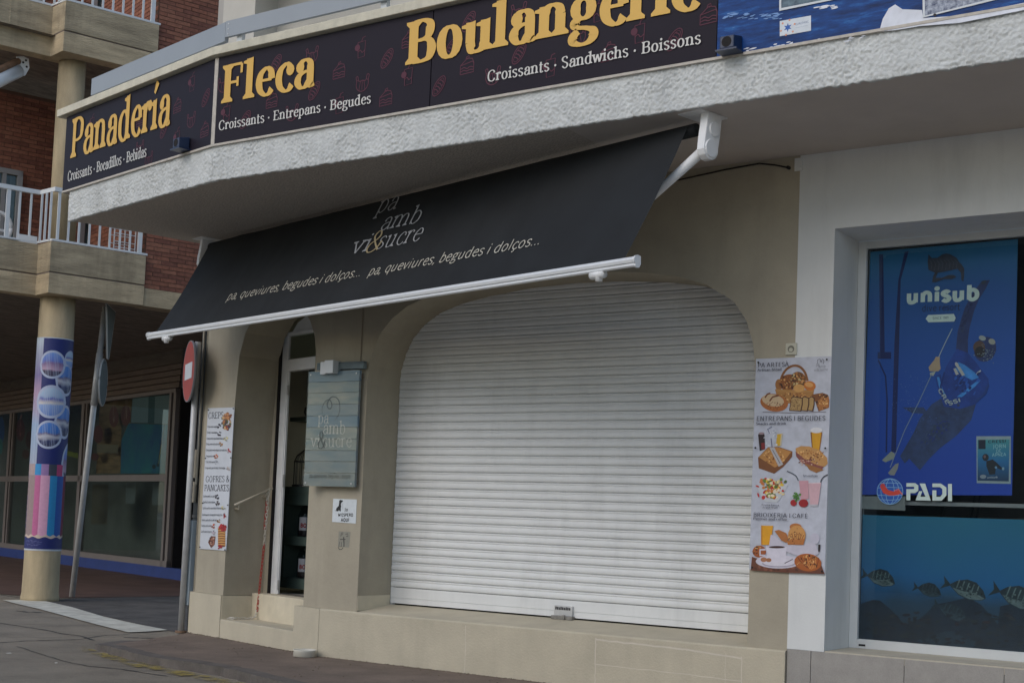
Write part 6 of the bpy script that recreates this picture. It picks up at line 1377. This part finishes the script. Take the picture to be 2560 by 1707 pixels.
# wrap of posters round the column
cp = empty('column_posters', (CC.x, CC.y, .8), 'blue wraparound posters of beach photos with pink and blue stripes on the arcade column', 'poster')
CY = Cyl((CC.x, CC.y, 0), .247)
p = Print(CY, .0006, .0015)
def prow(x, y): return CY.px(x, y)
hw = .38
ztop = prow(140, 846)[1]; zmid = prow(120, 1160)[1]; zstr = prow(115, 1188)[1]; zbot = prow(107, 1340)[1]; zend = prow(100, 1376)[1]
p.strips(lambda a: ztop, lambda a: zmid, -hw, hw, (22, 36, 104), 30)
aL = prow(107, 900)[0]
p.strips(lambda a: ztop, lambda a: zmid, -hw, aL, grad_mat('printed_pale_sky', [(0, (.35, .40, .50)), (.3, (.30, .42, .60)), (.55, (.45, .30, .42)), (.7, (.20, .16, .34)), (1, (.5, .58, .66))], zmid, ztop, 2, .2, 2.5), 14)
M_ph = [grad_mat('printed_harbour', [(0, (.03, .03, .06)), (.22, (.05, .04, .09)), (.30, (.45, .30, .42)), (.55, (.20, .12, .26)), (.65, (.10, .16, .50)), (1, (.14, .28, .62))], 0, 1, 2, .30, 7),
        grad_mat('printed_beach', [(0, (.12, .22, .52)), (.38, (.22, .34, .62)), (.45, (.62, .58, .52)), (.6, (.10, .12, .40)), (.68, (.30, .42, .60)), (1, (.38, .52, .66))], 0, 1, 2, .14, 9),
        grad_mat('printed_boats', [(0, (.015, .02, .06)), (.25, (.02, .03, .12)), (.42, (.5, .5, .55)), (.55, (.12, .10, .2)), (.62, (.04, .16, .5)), (1, (.05, .20, .58))], 0, 1, 2, .30, 9)]
def photo(c, rx, ry, m, rim=(172, 182, 206)):
    (a, z) = prow(*c); r_ = rx; q = ry
    def T(k): return lambda x: z+k*math.sqrt(max(0, 1-((x-a)/(r_ if True else 1))**2))
    for s_, mm in ((1.0, rim), (.84, m)):
        R1, Q1 = r_*s_, q*s_
        f1 = lambda x, R1=R1, Q1=Q1: z+Q1*math.sqrt(max(0, 1-((x-a)/R1)**2)); f2 = lambda x, R1=R1, Q1=Q1: z-Q1*math.sqrt(max(0, 1-((x-a)/R1)**2))
        p.strips(f1, f2, a-R1, a+R1, mm, 18)
import copy as _c
def placed(m, z, q):
    m2 = m.copy(); 
    for nd in m2.node_tree.nodes:
        if nd.type == 'MAP_RANGE': nd.inputs['From Min'].default_value = z-q; nd.inputs['From Max'].default_value = z+q
    return m2
for c, rx, ry, k in (((176, 900), .12, .13, 1), ((166, 950), .17, .23, 2), ((162, 1055), .17, .24, 2), ((168, 1160), .19, .30, 0), ((131, 911), .190, .200, 0), ((128, 1004), .225, .235, 1), ((122, 1086), .195, .200, 2)):
    z = prow(*c)[1]
    photo(c, rx, ry, placed(M_ph[k], z, ry*.84))
# lower stripes
p.strips(lambda a: zstr, lambda a: zbot, -hw, hw, (150, 130, 130), 24)
cx = [prow(x, 1260)[0] for x in (84, 98, 121, 139, 154)]
p.strips(lambda a: zstr, lambda a: zbot, cx[0], cx[1], (188, 98, 146), 6); p.strips(lambda a: zstr, lambda a: zbot, cx[1], cx[2], (212, 160, 188), 8); p.strips(lambda a: zstr, lambda a: zbot, cx[2], cx[3], (40, 136, 190), 8); p.strips(lambda a: zstr, lambda a: zbot, cx[3], cx[4], (20, 78, 160), 8); p.strips(lambda a: zstr, lambda a: zbot, cx[4], hw, (110, 24, 60), 8)
xs_ = [prow(x, 1175)[0] for x in (88, 103, 122, 142, 156)]
for k, c in enumerate(((40, 140, 200), (150, 120, 170), (60, 66, 80), (180, 60, 110))): p.strips(lambda a: zmid, lambda a: zstr, xs_[k], xs_[k+1], c, 4)
p.strips(lambda a: zmid+.0, lambda a: zstr, -hw, xs_[0], (170, 150, 150), 6)
for k in range(18):
    y = 1090+k*14; a0 = prow(78-(y-1090)*.06, y)[0]; z = prow(78-(y-1090)*.06, y)[1]; p.strips(lambda a, z=z: z+.03, lambda a, z=z: z-.02-.01*(k % 3), a0-.01, a0+.035, random.choice([(60, 56, 100), (90, 80, 120), (70, 60, 60)]), 3)
p.strips(lambda a: zbot+.012+.012*math.sin(a*60), lambda a: zbot-.03+.014*math.sin(a*38+1), -hw, hw, (206, 186, 170), 40)
p.strips(lambda a: zbot-.02+.012*math.sin(a*38+1), lambda a: zend+.02, -hw, hw, (28, 38, 104), 40)
p.strips(lambda a: zend+.025, lambda a: zend, -hw, hw, (190, 198, 208), 30); p.strips(lambda a: ztop+.012, lambda a: ztop, -hw, hw, (185, 195, 210), 30)
for k in range(30): a = random.uniform(-.28, -.05); z = random.uniform(zend+.06, zbot-.06); p.strips(lambda x, z=z: z+.006, lambda x, z=z: z-.002, a, a+random.uniform(.01, .04), (80, 86, 140), 2)
p.build('printed_sheets', cp)

# folded awning arm fixed under the upper balcony, and things on the lower balcony
ft = empty('folded_sunblind', B(-1.2, -.2, 7.2), 'rusty ended white sunblind tube with a holed end plate under the upper balcony', 'sunblind')
SBF = Frame(B(0, -.25, 0), EE, NW)
pl_ = [(40, 143), (58, 143), (70, 149), (72, 172), (62, 190), (45, 194), (38, 186), (44, 172), (40, 160)]
q = [SBF.px(*v) for v in pl_]; n_ = len(q)
MB().add([SBF.P(a, b, l) for l in (0, .03) for a, b in q], [tuple(range(n_-1, -1, -1)), tuple(range(n_, 2*n_))]+[(i, (i+1) % n_, n_+(i+1) % n_, n_+i) for i in range(n_)]).build('end_plate', M_plasticw, ft)
t0 = SBF.P(*SBF.px(44, 178), .0); t1 = SBF.P(*SBF.px(-70, 240), .5)
MB().tube([t0, t1], .10, 14).build('tube', M_metalw, ft, smooth=True); MB().tube([t0+Vector((0, 0, .14)), t1+Vector((0, 0, .14))], .05, 10).build('rolled_cloth', mat('rusty_cloth', (.20, .11, .06), .8, .3, 9), ft)
for v in ((63, 153), (56, 158), (65, 169), (52, 183)): a_, b_ = SBF.px(*v); MB().tube([SBF.P(a_, b_, .028), SBF.P(a_, b_, .034)], .016, 8).build('bolt_hole', M_black, ft)
pc = empty('plastic_chair', B(-1.05, -.3, 4.95), 'round backed white plastic chair on the lower balcony at the left edge', 'chair')
PCF = Frame(B(0, -.35, 0), EE, NW); a0, b0 = PCF.px(-4, 566)
ring = [PCF.P(a0+.18*math.cos(t), b0+.20*math.sin(t), 0) for t in [2*math.pi*k/20 for k in range(21)]]
MB().tube(ring, .03, 8).build('backrest', M_plasticw, pc, smooth=True)
MB().tube([PCF.P(a0-.16, b0-.05, 0), PCF.P(a0+.16, b0-.05, 0)], .02, 6).build('back_slat', M_plasticw, pc)
MB().tube([PCF.P(a0, b0-.18, 0), PCF.P(a0, b0+.18, 0)], .02, 6).build('back_slat', M_plasticw, pc)
zz = b0-.22; MB().add([PCF.P(a0-.2, zz, .0), PCF.P(a0+.2, zz, .0), PCF.P(a0+.2, zz, .4), PCF.P(a0-.2, zz, .4), PCF.P(a0-.2, zz-.03, .0), PCF.P(a0+.2, zz-.03, .0), PCF.P(a0+.2, zz-.03, .3), PCF.P(a0-.2, zz-.03, .3)], [(0, 1, 2, 3), (7, 6, 5, 4), (0, 4, 5, 1), (1, 5, 6, 2), (2, 6, 7, 3), (3, 7, 4, 0)]).build('seat', M_plasticw, pc)
rk = empty('drying_rack', B(.9, .1, 4.95), 'white wire shelf rack at the right end of the lower balcony', 'rack')
mb = MB()
for z in (5.06, 5.14, 5.26, 5.36): mb.tube([B(.70, .18, z), B(1.02, .18, z)], .008, 5); mb.tube([B(.70, .0, z), B(1.02, .0, z)], .008, 5)
for s_ in (.70, .86, 1.02): mb.tube([B(s_, .18, 4.95), B(s_, .18, 5.42)], .010, 5)
mb.build('rack_wires', M_plasticw, rk)
mb = MB(); mb.box((-.62, .0, 4.945), (-.36, .04, 5.05), TB); mb.build('towel', M_plasticw, rk)

# far end of the arcade, and the street side opposite (seen only in the glass)
ow = empty('street_house', (4, -26, 0), 'plain unseen house across the street, sized and darkened for the shop glass reflections', 'house')
mb = MB(); mb.box((-14, -30, ZR), (.5, -24, 10.2)); mb.build('house_wall', mat('street_house_render', (.10, .095, .09), .9, .15, 1), ow)  # unseen house, its extent and dark tone shaped for the glass reflections
for k in range(3): MB().box((-12+4.6*k, -24.0, 1.0), (-10.4+4.6*k, -23.97, 2.6)).build('window', M_dark, ow)
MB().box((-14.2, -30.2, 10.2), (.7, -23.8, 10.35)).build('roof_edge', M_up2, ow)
fb = MB(); fb.box((-2.6, -24, ZR), (4.6, -23.8, 8), TB); fb.build('arcade_end_wall', M_dark, ab)
